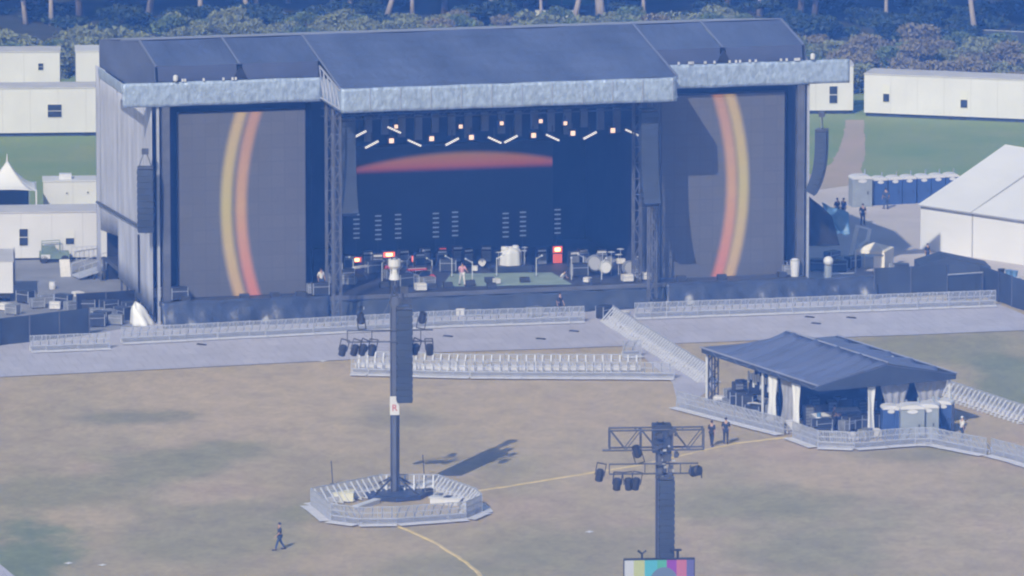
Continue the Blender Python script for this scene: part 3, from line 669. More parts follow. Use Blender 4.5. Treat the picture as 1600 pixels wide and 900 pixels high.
# things in the pit before the stage
for i, (x, y, k_, l) in enumerate(((515, 468, CG, 'grey trunk in the pit below the left tower leg'), (790, 470, CB, 'black case in the pit below the green carpet'), (835, 478, CG, 'grey trunk in the pit left of the bending person'),
        (945, 480, CB, 'black case in the pit at the head of the walkway'), (975, 481, CP, 'pale box in the pit beside the right barrier end'), (1030, 472, CB, 'black case in the pit under the right led wall'), (720, 476, CP, 'small pale box in the pit beside the front barrier'),
        (560, 480, CB, 'black case in the pit left of the delay tower'))):
    g_ = G(x, y + 18); k_.put(g_, SA + .2 * i, l)
for i, (x0, x1, y) in enumerate(((515, 690, 484), (690, 850, 478), (850, 945, 472))):
    tt = thing('subwoofer_row', ['left', 'middle', 'right'][i] + ' row of black subwoofers on the pit floor under the stage edge', 'subwoofer', G((x0 + x1) / 2, y), SA)
    L = (x1 - x0) / 20.6 / 2; nk = int(2 * L / 1.3)
    for k in range(nk):
        MB().bb((-L + k * 1.3 + .05, 0, 0), (-L + (k + 1) * 1.3 - .05, .9, .75)).build('cabinet', CASE, tt)
        MB().bb((-L + k * 1.3 + .12, -.03, .07), (-L + (k + 1) * 1.3 - .12, -.005, .68)).build('grille', TARP, tt)

# ------------------------------------------------------------------ crowd barriers
def barrier(w=1.2):
    t = thing('crowd_barrier', '', 'barrier'); h = 1.22; hw = w / 2 - .012
    b_ = MB()
    for s_ in (-1, 1): b_.bb((s_ * hw - .025, -.025, 0.02), (s_ * hw + .025, .025, h))
    for z in (h - .05, .78, .42, .06): b_.bb((-hw + .026, -.022, z - .03), (hw - .026, .022, z + .03))
    for k in range(9):
        x = -hw + .12 + k * (2 * hw - .24) / 8; b_.bb((x - .022, -.012, .1), (x + .022, .012, h - .09))
    b_.build('panel', STEEL, t)
    MB().bb((-hw, -.72, .055), (hw, -.03, .085)).build('foot_plate', PLATE, t)
    MB().bb((-hw, .04, .34), (hw, .34, .38)).bb((-hw, .34, .06), (hw, .36, .38)).build('step', PLATE, t)
    for x in (-.3, .3):
        MB().beam((x, 1.0, .08), (x, .05, 1.12), .09, .06).bb((x - .04, .37, .055), (x + .04, 1.05, .10)).build('brace', STEELB, t)
    return t
BAR = Kind(barrier())
def row(px, label, group, flip=False, wd=1.2):
    pts = [G(*p_) for p_ in px]
    for a_, c_ in zip(pts, pts[1:]):
        d = c_ - a_; n_ = max(1, round(d.length / wd)); ang = math.atan2(d.y, d.x); rz = ang + (pi if flip else 0)
        for k in range(n_):
            p_ = a_.lerp(c_, (k + .5) / n_); sx = d.length / n_ / wd
            BAR.put((p_.x + random.uniform(-.03, .03), p_.y + random.uniform(-.05, .05), .055), rz + random.uniform(-.04, .04), label, group, (sx, 1, 1))
row([(190, 538), (540, 520), (700, 511), (800, 508), (912, 504)], 'steel barrier panel in the long row before the left half of the stage', 'barriers before the left half of the stage')
row([(47, 551), (172, 546)], 'steel barrier panel in the short row before the dark scrim fence at the left edge', 'barriers before the left scrim fence')
row([(992, 499), (1555, 479)], 'steel barrier panel in the long row before the right led wall', 'barriers before the right half of the stage')
row([(957, 503), (1112, 600)], 'steel barrier panel in the slanting row beside the grey walkway', 'barriers along the slanting walkway', True)
row([(549, 586), (735, 591), (1054, 593)], 'steel barrier panel in the front row of the mid field double row', 'front barriers in mid field')
row([(556, 575), (735, 580), (1002, 580)], 'steel barrier panel with white braces in the rear row in mid field', 'rear barriers in mid field', True)
row([(974, 560), (1002, 558)], 'steel barrier panel standing alone at the corner of the grey walkway', 'barriers at the walkway corner')
row([(1057, 638), (1225, 681)], 'steel barrier panel in the row along the left side of the sound tent', 'barriers left of the sound tent')
row([(1238, 686), (1278, 701), (1335, 703), (1430, 696), (1455, 696), (1541, 713)], 'steel barrier panel in the row before the sound tent and toilets', 'barriers before the sound tent')
row([(1549, 713), (1589, 723), (1645, 742)], 'steel barrier panel past the gap at the right edge of the field', 'barriers at the right edge')
row([(1475, 619), (1612, 664)], 'steel barrier panel in the row running right behind the blue toilets', 'barriers behind the blue toilets', True)
row([(486, 792), (517, 816), (560, 822), (620, 821), (728, 813), (753, 803), (744, 792), (684, 770), (597, 770), (486, 792)], 'steel barrier panel in the ring around the tall delay tower', 'barriers around the delay tower')

# ------------------------------------------------------------------ delay towers
def spotlight_kind():
    t = thing('spotlight', '', 'spotlight'); 
    MB().lathe([(.10, -.55), (.19, -.5), (.19, 0), (.12, .08)], (0, 0, -.1), 10).build('head', BLACK, t)
    b_ = MB(); 
    for s_ in (-1, 1): b_.bb((s_ * .22 - .02, -.03, -.35), (s_ * .22 + .02, .03, .22))
    b_.bb((-.24, -.03, .22), (.24, .03, .27)).build('yoke', BLACK, t)
    return t
SPOT = Kind(spotlight_kind())
def spot(loc, rx, label, group=None):
    o = SPOT.put(loc, rnd.uniform(-.5, .5), label, group, (1.25, 1.25, 1.25)); o.rotation_euler = (0, rx, o.rotation_euler.z); return o
def ladder_truss(bm, p0, p1, h, r=.05, st=.7):
    p0, p1 = V3(p0), V3(p1); n_ = max(2, int((p1 - p0).length / st)); z = V3((0, 0, h))
    bm.tube([p0, p1], r, 5); bm.tube([p0 + z, p1 + z], r, 5)
    for k in range(n_ + 1): 
        q = p0.lerp(p1, k / n_)
        if k % 2 == 0: bm.tube([q, q + z], r * .8, 4)
        if k < n_ and h > .8: bm.tube([q if k % 2 else q + z, p0.lerp(p1, (k + 1) / n_) + (z if k % 2 else V3((0, 0, 0)))], r * .7, 4)
MASTM = mat('dark_mast_cover', (0.10, 0.11, 0.15), .55, var=.12, scale=.8)
def tower(loc, label, H, s_=1.0):
    t = thing('delay_tower', label, 'tower', loc, R(4))
    MB().bb((-.28, -.28, 0), (.28, .28, 13.3)).build('mast', MASTM, t)
    b_ = MB(); lattice(b_, 0, 0, 13.3, H, .34, .035, .7); b_.build('mast_top', TRUSS, t)
    b_ = MB(); rn = random.Random(5)
    for k in range(5):
        x = rn.uniform(-.25, .3); b_.tube([(x, -.31, .4), (x + rn.uniform(-.04, .04), -.31, 6), (x, -.31, 12.6)], .03, 4)
    b_.build('mast_cable', BLACK, t)
    return t
P1 = G(617, 775)
T1 = tower(P1, 'tall dark delay tower in the barrier ring with a white sign on its mast', 15.9)
b = MB(); b.lathe([(2.25, 0.02), (2.25, .32), (2.05, .36)], (0, 0, 0), 8); b.build('base_deck', TARP, T1)
b = MB()
for k in range(4):
    a_ = k * pi / 2 + pi / 4; b.beam((2.0 * cos(a_), 2.0 * sin(a_), .36), (.2 * cos(a_), .2 * sin(a_), 1.3), .10)
b.build('base_brace', TRUSS, T1)
b = MB(); ladder_truss(b, (-3.1, -.35, 10.35), (2.5, -.35, 10.35), .75, .055); b.build('lamp_truss', TRUSS, T1)
MB().lathe([(.36, 14.4), (.30, 14.7), (.26, 15.1), (.40, 15.3), (.40, 15.75)], (0, 0, 0), 12).build('top_drum', WHITE, T1)
b = MB(); 
for s_ in (-1, 1): b.tube([(s_ * .18, -.3, 13.3), (s_ * .7, -.3, 12.2)], .05, 4)
b.bb((.2, -.5, 12.9), (1.1, -.2, 13.2)).bb((.45, -.5, 13.2), (.6, -.35, 13.9)).build('hoist_frame', TRUSS, T1)
line_array('speaker_array', 'tall dark speaker array hanging on the right of the delay tower with the sign', 14, .98, .8, .44, 0.06, P1 + V3((.66, -.75, 12.55)), R(4))
sg = thing('mast_sign', 'white sign with a red letter on the tall delay tower mast', 'sign', P1 + V3((0, -.34, 6.05)), R(4))
MB().bb((-.31, -.05, -.58), (.31, -.01, .66)).build('sign_board', WHITE, sg)
def text(body, size, loc, m, parent, name='lettering', ext=.006):
    cu = bpy.data.curves.new(name, 'FONT'); cu.body = body; cu.size = size; cu.extrude = ext; cu.align_x = 'CENTER'; cu.align_y = 'CENTER'
    tmp = bpy.data.objects.new(name, cu); sc.collection.objects.link(tmp)
    dg = bpy.context.evaluated_depsgraph_get(); me = bpy.data.meshes.new_from_object(tmp.evaluated_get(dg))
    bpy.data.objects.remove(tmp); me.materials.append(m)
    o = bpy.data.objects.new(name, me); sc.collection.objects.link(o); o.parent = parent; o.location = loc; o.rotation_euler = (pi / 2, 0, 0)
    return o
text('R', .62, (0, -.062, -.12), REDP, sg)
for (x, y, l) in ((539, 545, 'dark spotlight at the left tip of the delay tower lamp truss'), (566, 530, 'dark spotlight standing up from the left half of the delay tower truss'), (558, 547, 'dark spotlight hanging second from left on the delay tower truss'),
                  (571, 547, 'dark spotlight hanging third from left on the delay tower truss'), (584, 544, 'small dark spotlight hanging nearest the mast on the left'), (652, 548, 'dark spotlight hanging just right of the tall speaker array'),
                  (671, 546, 'dark spotlight hanging at the right tip of the delay tower truss'), (659, 526, 'dark spotlight standing up from the right half of the delay tower truss')):
    zz = 10.85 if y < 540 else 10.2
    px_ = (x - 617) / 23.9; spot(P1 + V3((px_, -.35 + px_ * .07, zz + (0.65 if y < 540 else 0))), (pi if y < 540 else 0) + rnd.uniform(-.35, .35), l)
# gear inside the ring
def block(name, label, cat, px, d, m, rz=0.0, z=0.0):
    t = thing(name, label, cat, G(*px) + V3((0, 0, z)), rz)
    MB().bb((-d[0] / 2, -d[1] / 2, .08), (d[0] / 2, d[1] / 2, d[2])).build('body', m, t)
    MB().bb((-d[0] / 2 - .03, -d[1] / 2 - .03, d[2] + .002), (d[0] / 2 + .03, d[1] / 2 + .03, d[2] + .06)).build('lid', m, t)
    MB().bb((-d[0] / 2 + .1, -d[1] / 2 + .1, 0), (d[0] / 2 - .1, d[1] / 2 - .1, .08)).build('skid', BLACK, t)
    return t
block('equipment_box', 'long cream box inside the barrier ring left of the delay tower', 'box', (532, 783), (1.75, 1.1, .62), CREAM, -.05)
block('equipment_box', 'small pale box inside the barrier ring right of the mast', 'box', (653, 768), (.55, .5, .4), CREAM, .2)
for i, (x, y, k_, l) in enumerate(((575, 771, CB, 'dark case left of the delay tower foot'), (560, 776, CG, 'grey trunk behind the cream box in the ring'), (668, 775, CB, 'dark case right of the delay tower foot'), (686, 780, CG, 'grey trunk at the right of the barrier ring'), (700, 787, CB, 'dark case farthest right in the barrier ring'))):
    k_.put(G(x, y), .3 * i, l, None, (.55, .55, .5))
def plank(px0, px1, label, w=.35, m=PLATE, z=.12, name='ramp_board'):
    a_, c_ = G(*px0), G(*px1); d = c_ - a_; t = thing(name, label, 'ramp', (a_ + c_) / 2, math.atan2(d.y, d.x))
    L = d.length / 2
    MB().bb((-L, -w / 2, z), (L, w / 2, z + .06)).build('deck', m, t); MB().bb((-L + .1, -w / 2 + .04, 0), (L - .1, -w / 2 + .1, z)).bb((-L + .1, w / 2 - .1, 0), (L - .1, w / 2 - .04, z)).build('rail', m, t)
plank((555, 798), (590, 786), 'pale board leaning toward the tower base inside the ring', .5, STEELB, .25)
plank((672, 786), (722, 789), 'long pale board lying at the right inside the ring', .7, STEELB, .4)
plank((660, 766), (676, 760), 'short pale board behind the mast inside the ring', .5, STEELB, .35)
for (x, y, h_, l) in ((663, 745, 1.5, 'thin dark rod standing behind the barrier ring on the right'), (520, 757, 1.6, 'thin dark rod standing behind the barrier ring on the left')):
    t = thing('marker_rod', l, 'rod', G(x, y), 0); MB().tube([(0, 0, 0), (-.1, 0, h_)], .035, 5).build('rod', TRUSS, t); MB().bb((-.2, -.2, 0), (.2, .2, .05)).build('base', BLACK, t)
# nearer tower, cut by the lower edge of the photograph
P2 = G(1031, 1004)
T2 = tower(P2, 'nearer dark delay tower with a box truss on top and a colour bar screen', 13.4)
b = MB(); b.lathe([(2.25, 0.02), (2.25, .32), (2.05, .36)], (0, 0, 0), 8); b.build('base_deck', TARP, T2)
b = MB(); zt2 = 11.8
for y_ in (-.45, .45): ladder_truss(b, (-3.05, y_, zt2), (2.55, y_, zt2), 1.2, .06, .85)
for x in (-3.05, -1.5, 1.3, 2.55):
    for z in (zt2, zt2 + 1.2): b.tube([(x, -.45, z), (x, .45, z)], .05, 4)
b.build('top_truss', TRUSS, T2)
b = MB(); b.tube([(-3.5, -.45, zt2 + .02), (-3.05, -.45, zt2 + .02)], .07, 5); ladder_truss(b, (-3.1, -.6, 10.4), (2.2, -.6, 10.4), .6, .055, .9); b.build('lamp_truss', TRUSS, T2)
b = MB(); rn = random.Random(3)
for k in range(26):
    x, z = rn.uniform(-.3, .9), rn.uniform(10.2, 13.1); b.box((x, -.75, z), (rn.uniform(.1, .3), .25, rn.uniform(.1, .3)), rn.uniform(-.5, .5))
b.build('hoist_gear', TRUSS, T2)
b = MB()
for k in range(9):
    x, z = rn.uniform(-.2, .9), rn.uniform(9.9, 12.9); b.box((x, -.92, z), (rn.uniform(.06, .22), .06, rn.uniform(.06, .2)), 0)
b.build('cable_loop', STEEL, T2)
MB().bb((-.5, -.42, 11.6), (.62, .42, 13.3)).build('top_hood', mat('navy_hood', (.04, .05, .085), .6, var=.2, scale=1), T2)
line_array('speaker_array', 'dark speaker array hanging on the nearer delay tower above the colour screen', 12, .85, .8, .395, 0.04, P2 + V3((.36, -.82, 10.1)), R(4))
for (x, l) in ((-3.55, 'dark spotlight at the left tip of the nearer tower truss'), (-2.55, 'dark spotlight hanging first from left on the nearer tower'), (-1.95, 'dark spotlight hanging second from left on the nearer tower'), (-1.4, 'dark spotlight hanging third from left on the nearer tower')):
    spot(P2 + V3((x, -.6 + x * .07, 10.2 if x > -3 else 10.75)), rnd.uniform(-.2, .2), l)
spot(P2 + V3((-1.3, -.7, 11.35)), pi - .3, 'dark spotlight standing up on the nearer tower truss')
t = thing('spotlight', 'large round dark spotlight at the right tip of the nearer tower truss', 'spotlight', P2 + V3((2.1, -.6, 10.55)), R(4))
MB().lathe([(.18, -.42), (.32, -.32), (.32, .25), (.2, .34)], (0, 0, 0), 12, Matrix.Rotation(R(70), 3, 'X') @ Matrix.Rotation(.5, 3, 'Y')).build('head', BLACK, t)
MB().bb((.30, -.08, -.42), (.37, .08, .25)).bb((-.37, -.08, -.2), (-.30, .08, .35)).build('yoke', TRUSS, t)
t = thing('led_screen', 'led screen showing colour bars at the foot of the nearer tower', 'screen', P2 + V3((0.0, -1.45, 1.9)), R(4))
cols = [(.60, .62, .68), (.52, .56, .24), (.10, .46, .56), (.10, .44, .30), (.30, .05, .42), (.55, .16, .24), (.14, .13, .34)]
xs = [-2.15, -1.6, -.95, -.2, .36, .95, 1.55, 2.0]
b = MB()
for k in range(7):
    b.cur = k; b.bb((xs[k], -.04, .1), (xs[k + 1], 0, 3.42))
b.cur = 7; b.add([(.2 + .85 * cos(pi * q / 14), -.05, 2.05 + .95 * sin(pi * q / 14)) for q in range(15)] + [(-.65, -.05, .2), (1.05, -.05, .2)][::1], [tuple(range(17))])
b.build('display_panel', [mat('bar_%s' % n_, tuple(v * .12 for v in c_), .5, emit=c_, es=.72) for n_, c_ in zip(('white', 'yellow', 'cyan', 'green', 'purple', 'red', 'blue'), cols)] + [mat('bar_disc', (.05, .06, .08), .5, emit=(.11, .16, .25), es=.7)], t)
MB().bb((-2.2, .02, .05), (2.05, .3, 3.5)).build('cabinet', BLACK, t)
b = MB(); b.tube([(-1.1, .1, 3.5), (-1.1, .1, 3.8), (-1.35, .1, 4.0)], .07, 5).tube([(-1.1, .1, 3.8), (-.85, .1, 4.0)], .06, 5).bb((.95, 0, 3.5), (1.1, .2, 4.05)).bb((.55, 0, 3.95), (1.25, .2, 4.05)).build('hanging_bracket', BLACK, t)

# ------------------------------------------------------------------ yellow cable covers across the field
def ribbon(px, label, w=.28):
    pts = [G(*p_) for p_ in px]; b_ = MB(); fine = []
    for a_, c_ in zip(pts, pts[1:]):
        n_ = max(2, int((c_ - a_).length / .8))
        for k in range(n_): fine.append(a_.lerp(c_, k / n_))
    fine.append(pts[-1]); rn_ = random.Random(len(px))
    prof = [(-1, .006), (-.55, .05), (.55, .05), (1, .006)]; V = []; F = []
    for i, p_ in enumerate(fine):
        d = (fine[min(i + 1, len(fine) - 1)] - fine[max(i - 1, 0)]).normalized(); s_ = V3((d.y, -d.x, 0)); j = rn_.uniform(-.05, .05); ww = w / 2 * rn_.uniform(.8, 1.15)
        for (q, z) in prof: V.append(p_ + s_ * (q * ww + j) + V3((0, 0, z)))
    for i in range(len(fine) - 1):
        for k in range(3): F.append((i * 4 + k, i * 4 + k + 1, i * 4 + 5 + k, i * 4 + 4 + k))
    tag(b_.add(V, F).build('cable_cover', YELLOW), label, 'cable cover')
ribbon([(615, 820), (640, 830), (680, 848), (715, 870), (740, 888), (775, 925)], 'yellow cable cover running from the barrier ring to the lower edge', .3)
ribbon([(742, 768), (790, 761), (850, 751), (900, 743), (1000, 727), (1090, 706), (1150, 693), (1200, 687), (1228, 684)], 'yellow cable cover running from the barrier ring to the sound tent', .3)

for i, (x, y, l) in enumerate(((700, 527, 'dark rubber strip on the grey floor right of the delay tower'), (845, 531, 'dark rubber strip on the grey floor before the green carpet'), (897, 519, 'dark rubber strip on the grey floor left of the walkway'),
        (1265, 497, 'farther one of two dark rubber strips lying together behind the sound tent'), (1275, 507, 'nearer one of two dark rubber strips lying together behind the sound tent'), (1330, 498, 'lone dark rubber strip on the grey floor behind the sound tent'), (315, 540, 'dark rubber strip on the grey floor before the left led wall'))):
    tag(MB().box((0, 0, .03), (.75, .22, .06)).box((0, 0, .075), (.6, .12, .03)).build('rubber_strip', BLACK, None, G(x, y) + V3((0, 0, .055)), -.5), l, 'rubber strip')
for (x, y, l) in ((921, 832, 'scrap of white paper on the field left of the nearer tower'), (107, 881, 'scrap of white paper on the dark grass at lower left'), (160, 884, 'scrap of white paper at the lower left edge'), (505, 565, 'scrap of white paper before the grey floor')):
    tag(MB().grid(lambda i, j: (.5 * i - .25, .35 * j - .17, .03 + .05 * sin(5 * i + 3 * j) ** 2), 5, 4).build('paper_scrap', WHITE, None, G(x, y), 1.0, solid=.01), l, 'litter')
# ------------------------------------------------------------------ sound tent
ROOF3 = mat('folded_blue_vinyl', (0.115, 0.135, 0.23), .45, var=.12, scale=.3)
FO = G(1280, 690); FA = math.atan2(.447, .894)
FT = thing('sound_tent', 'open sound tent with dark blue draped gable roof in the field', 'tent', FO, FA)
W_, L_, E_, RD_ = 10.2, 16.3, 3.95, 5.1
def slope(side):
    def f(i, j):
        y = -.35 + (L_ + .7) * j; q = i
        x = W_ / 2 + side * (W_ / 2 + .35) * q
        z = RD_ - (RD_ - E_) * (q ** .9) - 0.34 * abs(sin(pi * (y + .8 * q) / 3.26)) ** 1.0 * (.45 + q * .55) + .07 * sin(y * 4.1 + 3 * q) - .25 * q * (1 - q)
        z = (E_ - .05) + (z - E_ + .05) * min(1, max(0, (L_ + .35 - y) / 2.6))
        return (x, y, z)
    return f
for s_ in (-1, 1): MB().grid(slope(s_), 10, 66).build('roof_sheet', ROOF3, FT, smooth=True, solid=.04)
b = MB(); b.tube([(W_ / 2, -.35, RD_ + .03), (W_ / 2, L_ - 2.3, RD_ + .0), (W_ / 2, L_ + .3, E_)], .07, 5)
for s_ in (-.35, W_ + .35): b.tube([(s_, -.35, E_), (s_, L_ + .35, E_)], .06, 5)
b.build('roof_edge', ROOF2, FT)
for y_ in (-.32,): MB().prism([(-.3, y_, E_ - .42), (W_ + .3, y_, E_ - .42), (W_ + .3, y_, E_ - .03), (W_ / 2, y_, RD_ - .06), (-.3, y_, E_ - .03)], (0, .05, 0)).build('gable_sheet', SCRIM if y_ < 0 else ROOF, FT)
MB().bb((-.25, L_ + .28, E_ - .4), (W_ + .25, L_ + .33, E_ - .06)).build('valance', SCRIM, FT)
for x_ in (-.33, W_ + .28): MB().bb((x_, -.2, E_ - .38), (x_ + .05, L_ + .2, E_ - .04)).build('valance', SCRIM, FT)
for (x_, y_) in ((.0, L_), (W_, L_), (W_, .05), (W_, 8), (0, 8.1), (3.9, .05)):
    b = MB(); b.tube([(x_, y_, 0), (x_, y_, E_ - .1)], .09, 6); b.build('leg', STEELB, FT)
b = MB()
lattice(b, .45, L_ - .1, 0, E_ - .2, .5, .045, .7); b.build('corner_truss', TRUSS, FT)
b = MB(); lattice(b, W_ - .3, L_ - .2, 0, E_ - .2, .5, .045, .7); b.build('corner_truss', TRUSS, FT)
MB().bb((.2, .3, .05), (W_ - .2, L_ - .3, .35)).build('floor', DECKM, FT)
b = MB(); b.bb((.8, 7.2, .36), (9.8, 7.35, 3.7)); b.bb((2.0, 7.4, .36), (2.1, 13, 3.2)); b.bb((9.8, .8, .36), (9.9, 7.3, 2.6)); b.bb((3.0, 10.6, .36), (9.9, 10.7, 2.6)); b.build('inner_drape', DRAPE, FT)
MB().bb((1.2, 7.4, .36), (1.3, 12.4, 2.35)).build('side_screen', DRAPE, FT)
b = MB()
for k in range(14): b.bb((1.1, 7.5 + k * .36, 2.3 - .25 * (k % 3)), (1.18, 7.68 + k * .36, 2.75 + .1 * (k % 2)))
b.build('white_fringe', VINYLW, FT)
def curtain(p0, p1, z0, z1, m, gather=.06):
    p0, p1 = V3(p0), V3(p1); d = (p1 - p0).normalized(); nn = V3((d.y, -d.x, 0)); Lc = (p1 - p0).length
    def f(i, j):
        pinch = 1 - .35 * sin(pi * j) ** 2
        p_ = p0.lerp(p1, .5 + (i - .5) * pinch) + nn * gather * sin(i * Lc * 9 + j * 2)
        return (p_.x, p_.y, z0 + (z1 - z0) * j)
    MB().grid(f, 18, 10).build('curtain', m, FT, smooth=True, solid=.02)
GCUR = mat('grey_gauze', (.34, .34, .38), .8, var=.15, scale=1.5)
curtain((-.05, 2.7, .3), (-.05, 3.7, .3), .2, E_ - .35, VINYLW); curtain((-.05, 6.0, .3), (-.05, 7.3, .3), .2, E_ - .35, VINYLW); curtain((.25, 3.6, .3), (.25, 6.0, .3), .2, E_ - .35, GCUR, .03)
curtain((3.7, -.05, 0), (4.3, -.05, 0), .3, E_ - .4, VINYLW); curtain((4.9, .3, 0), (7.2, .3, 0), .3, E_ - .4, GCUR); curtain((7.6, .4, 0), (10.2, .4, 0), .3, E_ - .4, GCUR)
def FL(x, y, z=.36):
    q = Matrix.Rotation(FA, 3, 'Z') @ V3((x, y, 0)); return FO + q + V3((0, 0, z))
def desk_kind():
    t = thing('mixing_desk', '', 'mixing desk')
    b_ = MB(); 
    for x in (-.85, .85): b_.bb((x - .05, -.35, 0), (x + .05, .35, .8))
    b_.build('table', TRUSS, t)
    MB().prism([(-.95, -.42, .82), (-.95, .45, .82), (-.95, .45, 1.1), (-.95, -.42, .92)], (1.9, 0, 0)).build('console', CASEG, t)
    MB().prism([(-.85, -.34, .945), (-.85, .34, 1.085), (-.85, .34, 1.1), (-.85, -.34, .96)], (1.7, 0, 0)).build('fader_panel', PALECL, t)
    MB().bb((-.5, .32, 1.15), (.5, .37, 1.65)).bb((-.04, .34, 1.05), (.04, .4, 1.2)).build('monitor', BLACK, t)
    return Kind(t)
DK = desk_kind()
DK.put(FL(1.6, 2.2), FA, 'mixing desk nearest the front left corner of the sound tent'); DK.put(FL(2.2, 4.6), FA + 1.2, 'mixing desk behind the white curtain of the sound tent'); DK.put(FL(3.9, 3.2), FA - .2, 'mixing desk in the middle of the sound tent')
DK.put(FL(1.1, 9.4), FA + 1.4, 'mixing desk in the left side opening of the sound tent')
for i, (x, y, k_, l) in enumerate(((.7, .9, CB, 'black case at the front left corner of the sound tent'), (2.6, .8, CG, 'grey trunk at the front of the sound tent'), (.8, 8.4, CG, 'grey trunk in the side opening beside the white curtain'), (.7, 11.2, CB, 'black case at the rear of the side opening'), (.8, 12.6, CB, 'black case below the left corner truss'),
        (1.6, 10.8, CG, 'grey trunk behind the desk in the side opening'), (3.2, 1.6, CP, 'pale box on the floor of the sound tent'), (.5, 10.2, CP, 'pale box at the edge of the side opening'), (4.3, .8, CB, 'black case beside the white curtain post'))):
    k_.put(FL(x, y), FA + .25 * i, l)
for i, (px, l, k_) in enumerate((((1285, 690), 'black case outside the front of the sound tent', CB), ((1310, 692), 'grey trunk outside the front of the sound tent', CG), ((1330, 690), 'pale box standing before the sound tent front', CP), ((1352, 688), 'grey trunk left of the front toilets', CG), ((1262, 688), 'grey trunk behind the bent barrier corner', CG), ((1368, 684), 'pale box left of the blue toilets', CP),
        ((1140, 640), 'grey trunk behind the left barrier row', CG), ((1180, 655), 'black case behind the left barrier row', CB), ((1125, 632), 'pale box below the left corner truss', CP))):
    k_.put(G(*px), .35 * i, l)
def rack_kind():
    t = thing('equipment_rack', '', 'equipment rack'); MB().bb((-.32, -.35, .1), (.32, .35, 1.5)).build('frame', CASE, t)
    b_ = MB()
    for k in range(6): b_.bb((-.27, -.375, .2 + k * .21), (.27, -.352, .36 + k * .21))
    b_.build('front_panel', CASEG, t); b_ = MB()
    for a_ in (-1, 1):
        for c_ in (-1, 1): b_.bb((a_ * .25 - .05, c_ * .28 - .05, 0), (a_ * .25 + .05, c_ * .28 + .05, .099))
    b_.build('castors', BLACK, t); return Kind(t)
RK = rack_kind(); rnd = random.Random(29)
for (x, y) in ((5.2, 3.6), (6.1, 3.7), (4.6, 5.4), (1.0, 3.4), (2.9, 6.1), (1.0, 13.6), (1.6, 14.2), (2.4, 12.9), (3.4, 4.4), (7.2, 3.2)): RK.put(FL(x, y), FA + rnd.uniform(-.4, .4), 'dark equipment rack standing under the sound tent roof', 'equipment racks under the sound tent')
for (x, y, k_) in ((.9, 7.6, CG), (1.7, 8.9, CB), (1.9, 11.8, CG), (.6, 13.0, CB), (1.3, 15.0, CG), (2.2, 2.6, CG), (3.1, 1.0, CB), (5.0, 1.2, CG), (5.6, 2.2, CB), (4.2, 2.4, CG)): k_.put(FL(x, y), FA + rnd.uniform(-.6, .6), ('black case' if k_ is CB else 'grey trunk') + ' among the gear under the sound tent roof', ('black cases' if k_ is CB else 'grey trunks') + ' under the sound tent')
t = thing('folding_table', 'white covered table at the front left of the sound tent', 'table', G(1245, 674), FA)
MB().bb((-1.0, -.4, .72), (1.0, .4, .78)).bb((-1.02, -.43, .2), (1.02, -.4, .78)).build('tabletop', WHITE, t)
for a_ in (-.9, .9):
    for c_ in (-.33, .33): MB().bb((a_ - .03, c_ - .03, 0), (a_ + .03, c_ + .03, .72)).build('leg', STEEL, t)
t = thing('cooler_stand', 'slim white cooler stand inside the sound tent front', 'stand', FL(.9, 1.7), FA); MB().lathe([(.2, 0), (.22, .9), (.16, 1.0)], (0, 0, 0), 10).build('body', WHITE, t); MB().lathe([(.14, 1.0), (.16, 1.25), (.05, 1.3)], (0, 0, 0), 10).build('cap', BLUET, t)

# ------------------------------------------------------------------ toilets
def toilet_kind(m):
    t = thing('portable_toilet', '', 'toilet'); w = 1.12
    MB().bb((-w / 2, -w / 2, .12), (w / 2, w / 2, 2.05)).bb((-w / 2 - .02, -w / 2 - .02, 0), (w / 2 + .02, w / 2 + .02, .118)).build('body', m, t)
    d_ = MB().bb((-.40, -w / 2 - .035, .16), (.40, -w / 2 - .004, 1.78)).build('door', m, t)
    MB().bb((.28, -w / 2 - .06, .95), (.34, -w / 2 - .037, 1.15)).build('handle', BLACK, d_)
    b_ = MB(); n_ = 10
    arc = [(w / 2 * 1.04 * cos(pi * k / n_), 2.06 + .26 * sin(pi * k / n_) ** .7 if 0 < k < n_ else 2.06) for k in range(n_ + 1)]
    b_.prism([(x, -w / 2 - .06, z) for x, z in arc], (0, w + .12, 0)).build('roof', WHITE, t, smooth=False)
    MB().prism([(.26 * cos(2 * pi * k / 12), -w / 2 - .05, 1.92 + .13 * sin(2 * pi * k / 12)) for k in range(12)], (0, .045, 0)).build('vent_panel', WHITE, t)
    b_ = MB(); b_.tube([(.35, .4, 2.0), (.35, .4, 2.62)], .06, 8); b_.build('vent_pipe', GREYP, t)
    return Kind(t)
TB, TG = toilet_kind(BLUEP), toilet_kind(GREYP)
ta, tb = G(1344, 322), G(1462, 318)
RZT = math.atan2((tb - ta).y, (tb - ta).x)
TG.put(ta, RZT, 'grey portable toilet at the left end of the rear row', None, (1.45, 1.2, 1.12))
for k, x in enumerate((1373, 1396, 1418, 1441, 1463, 1485)):
    TB.put(G(x, 321 - .05 * (x - 1344)), RZT, 'blue portable toilet in the rear row beside the white marquee', 'blue toilets in the rear row')
for (x, y, k_, rz, l) in ((1390, 684, TB, .12, 'blue portable toilet at the left end of the front group'), (1409, 685, TB, .08, 'blue portable toilet second from left in the front group'), (1424, 689, TG, .05, 'grey portable toilet left of middle in the front group'),
        (1447, 687, TG, .0, 'grey portable toilet right of middle in the front group'), (1456, 678, TB, -.2, 'blue portable toilet second from right in the front group'), (1476, 676, TB, -.25, 'blue portable toilet at the right end of the front group')):
    k_.put(G(x, y), rz, l)

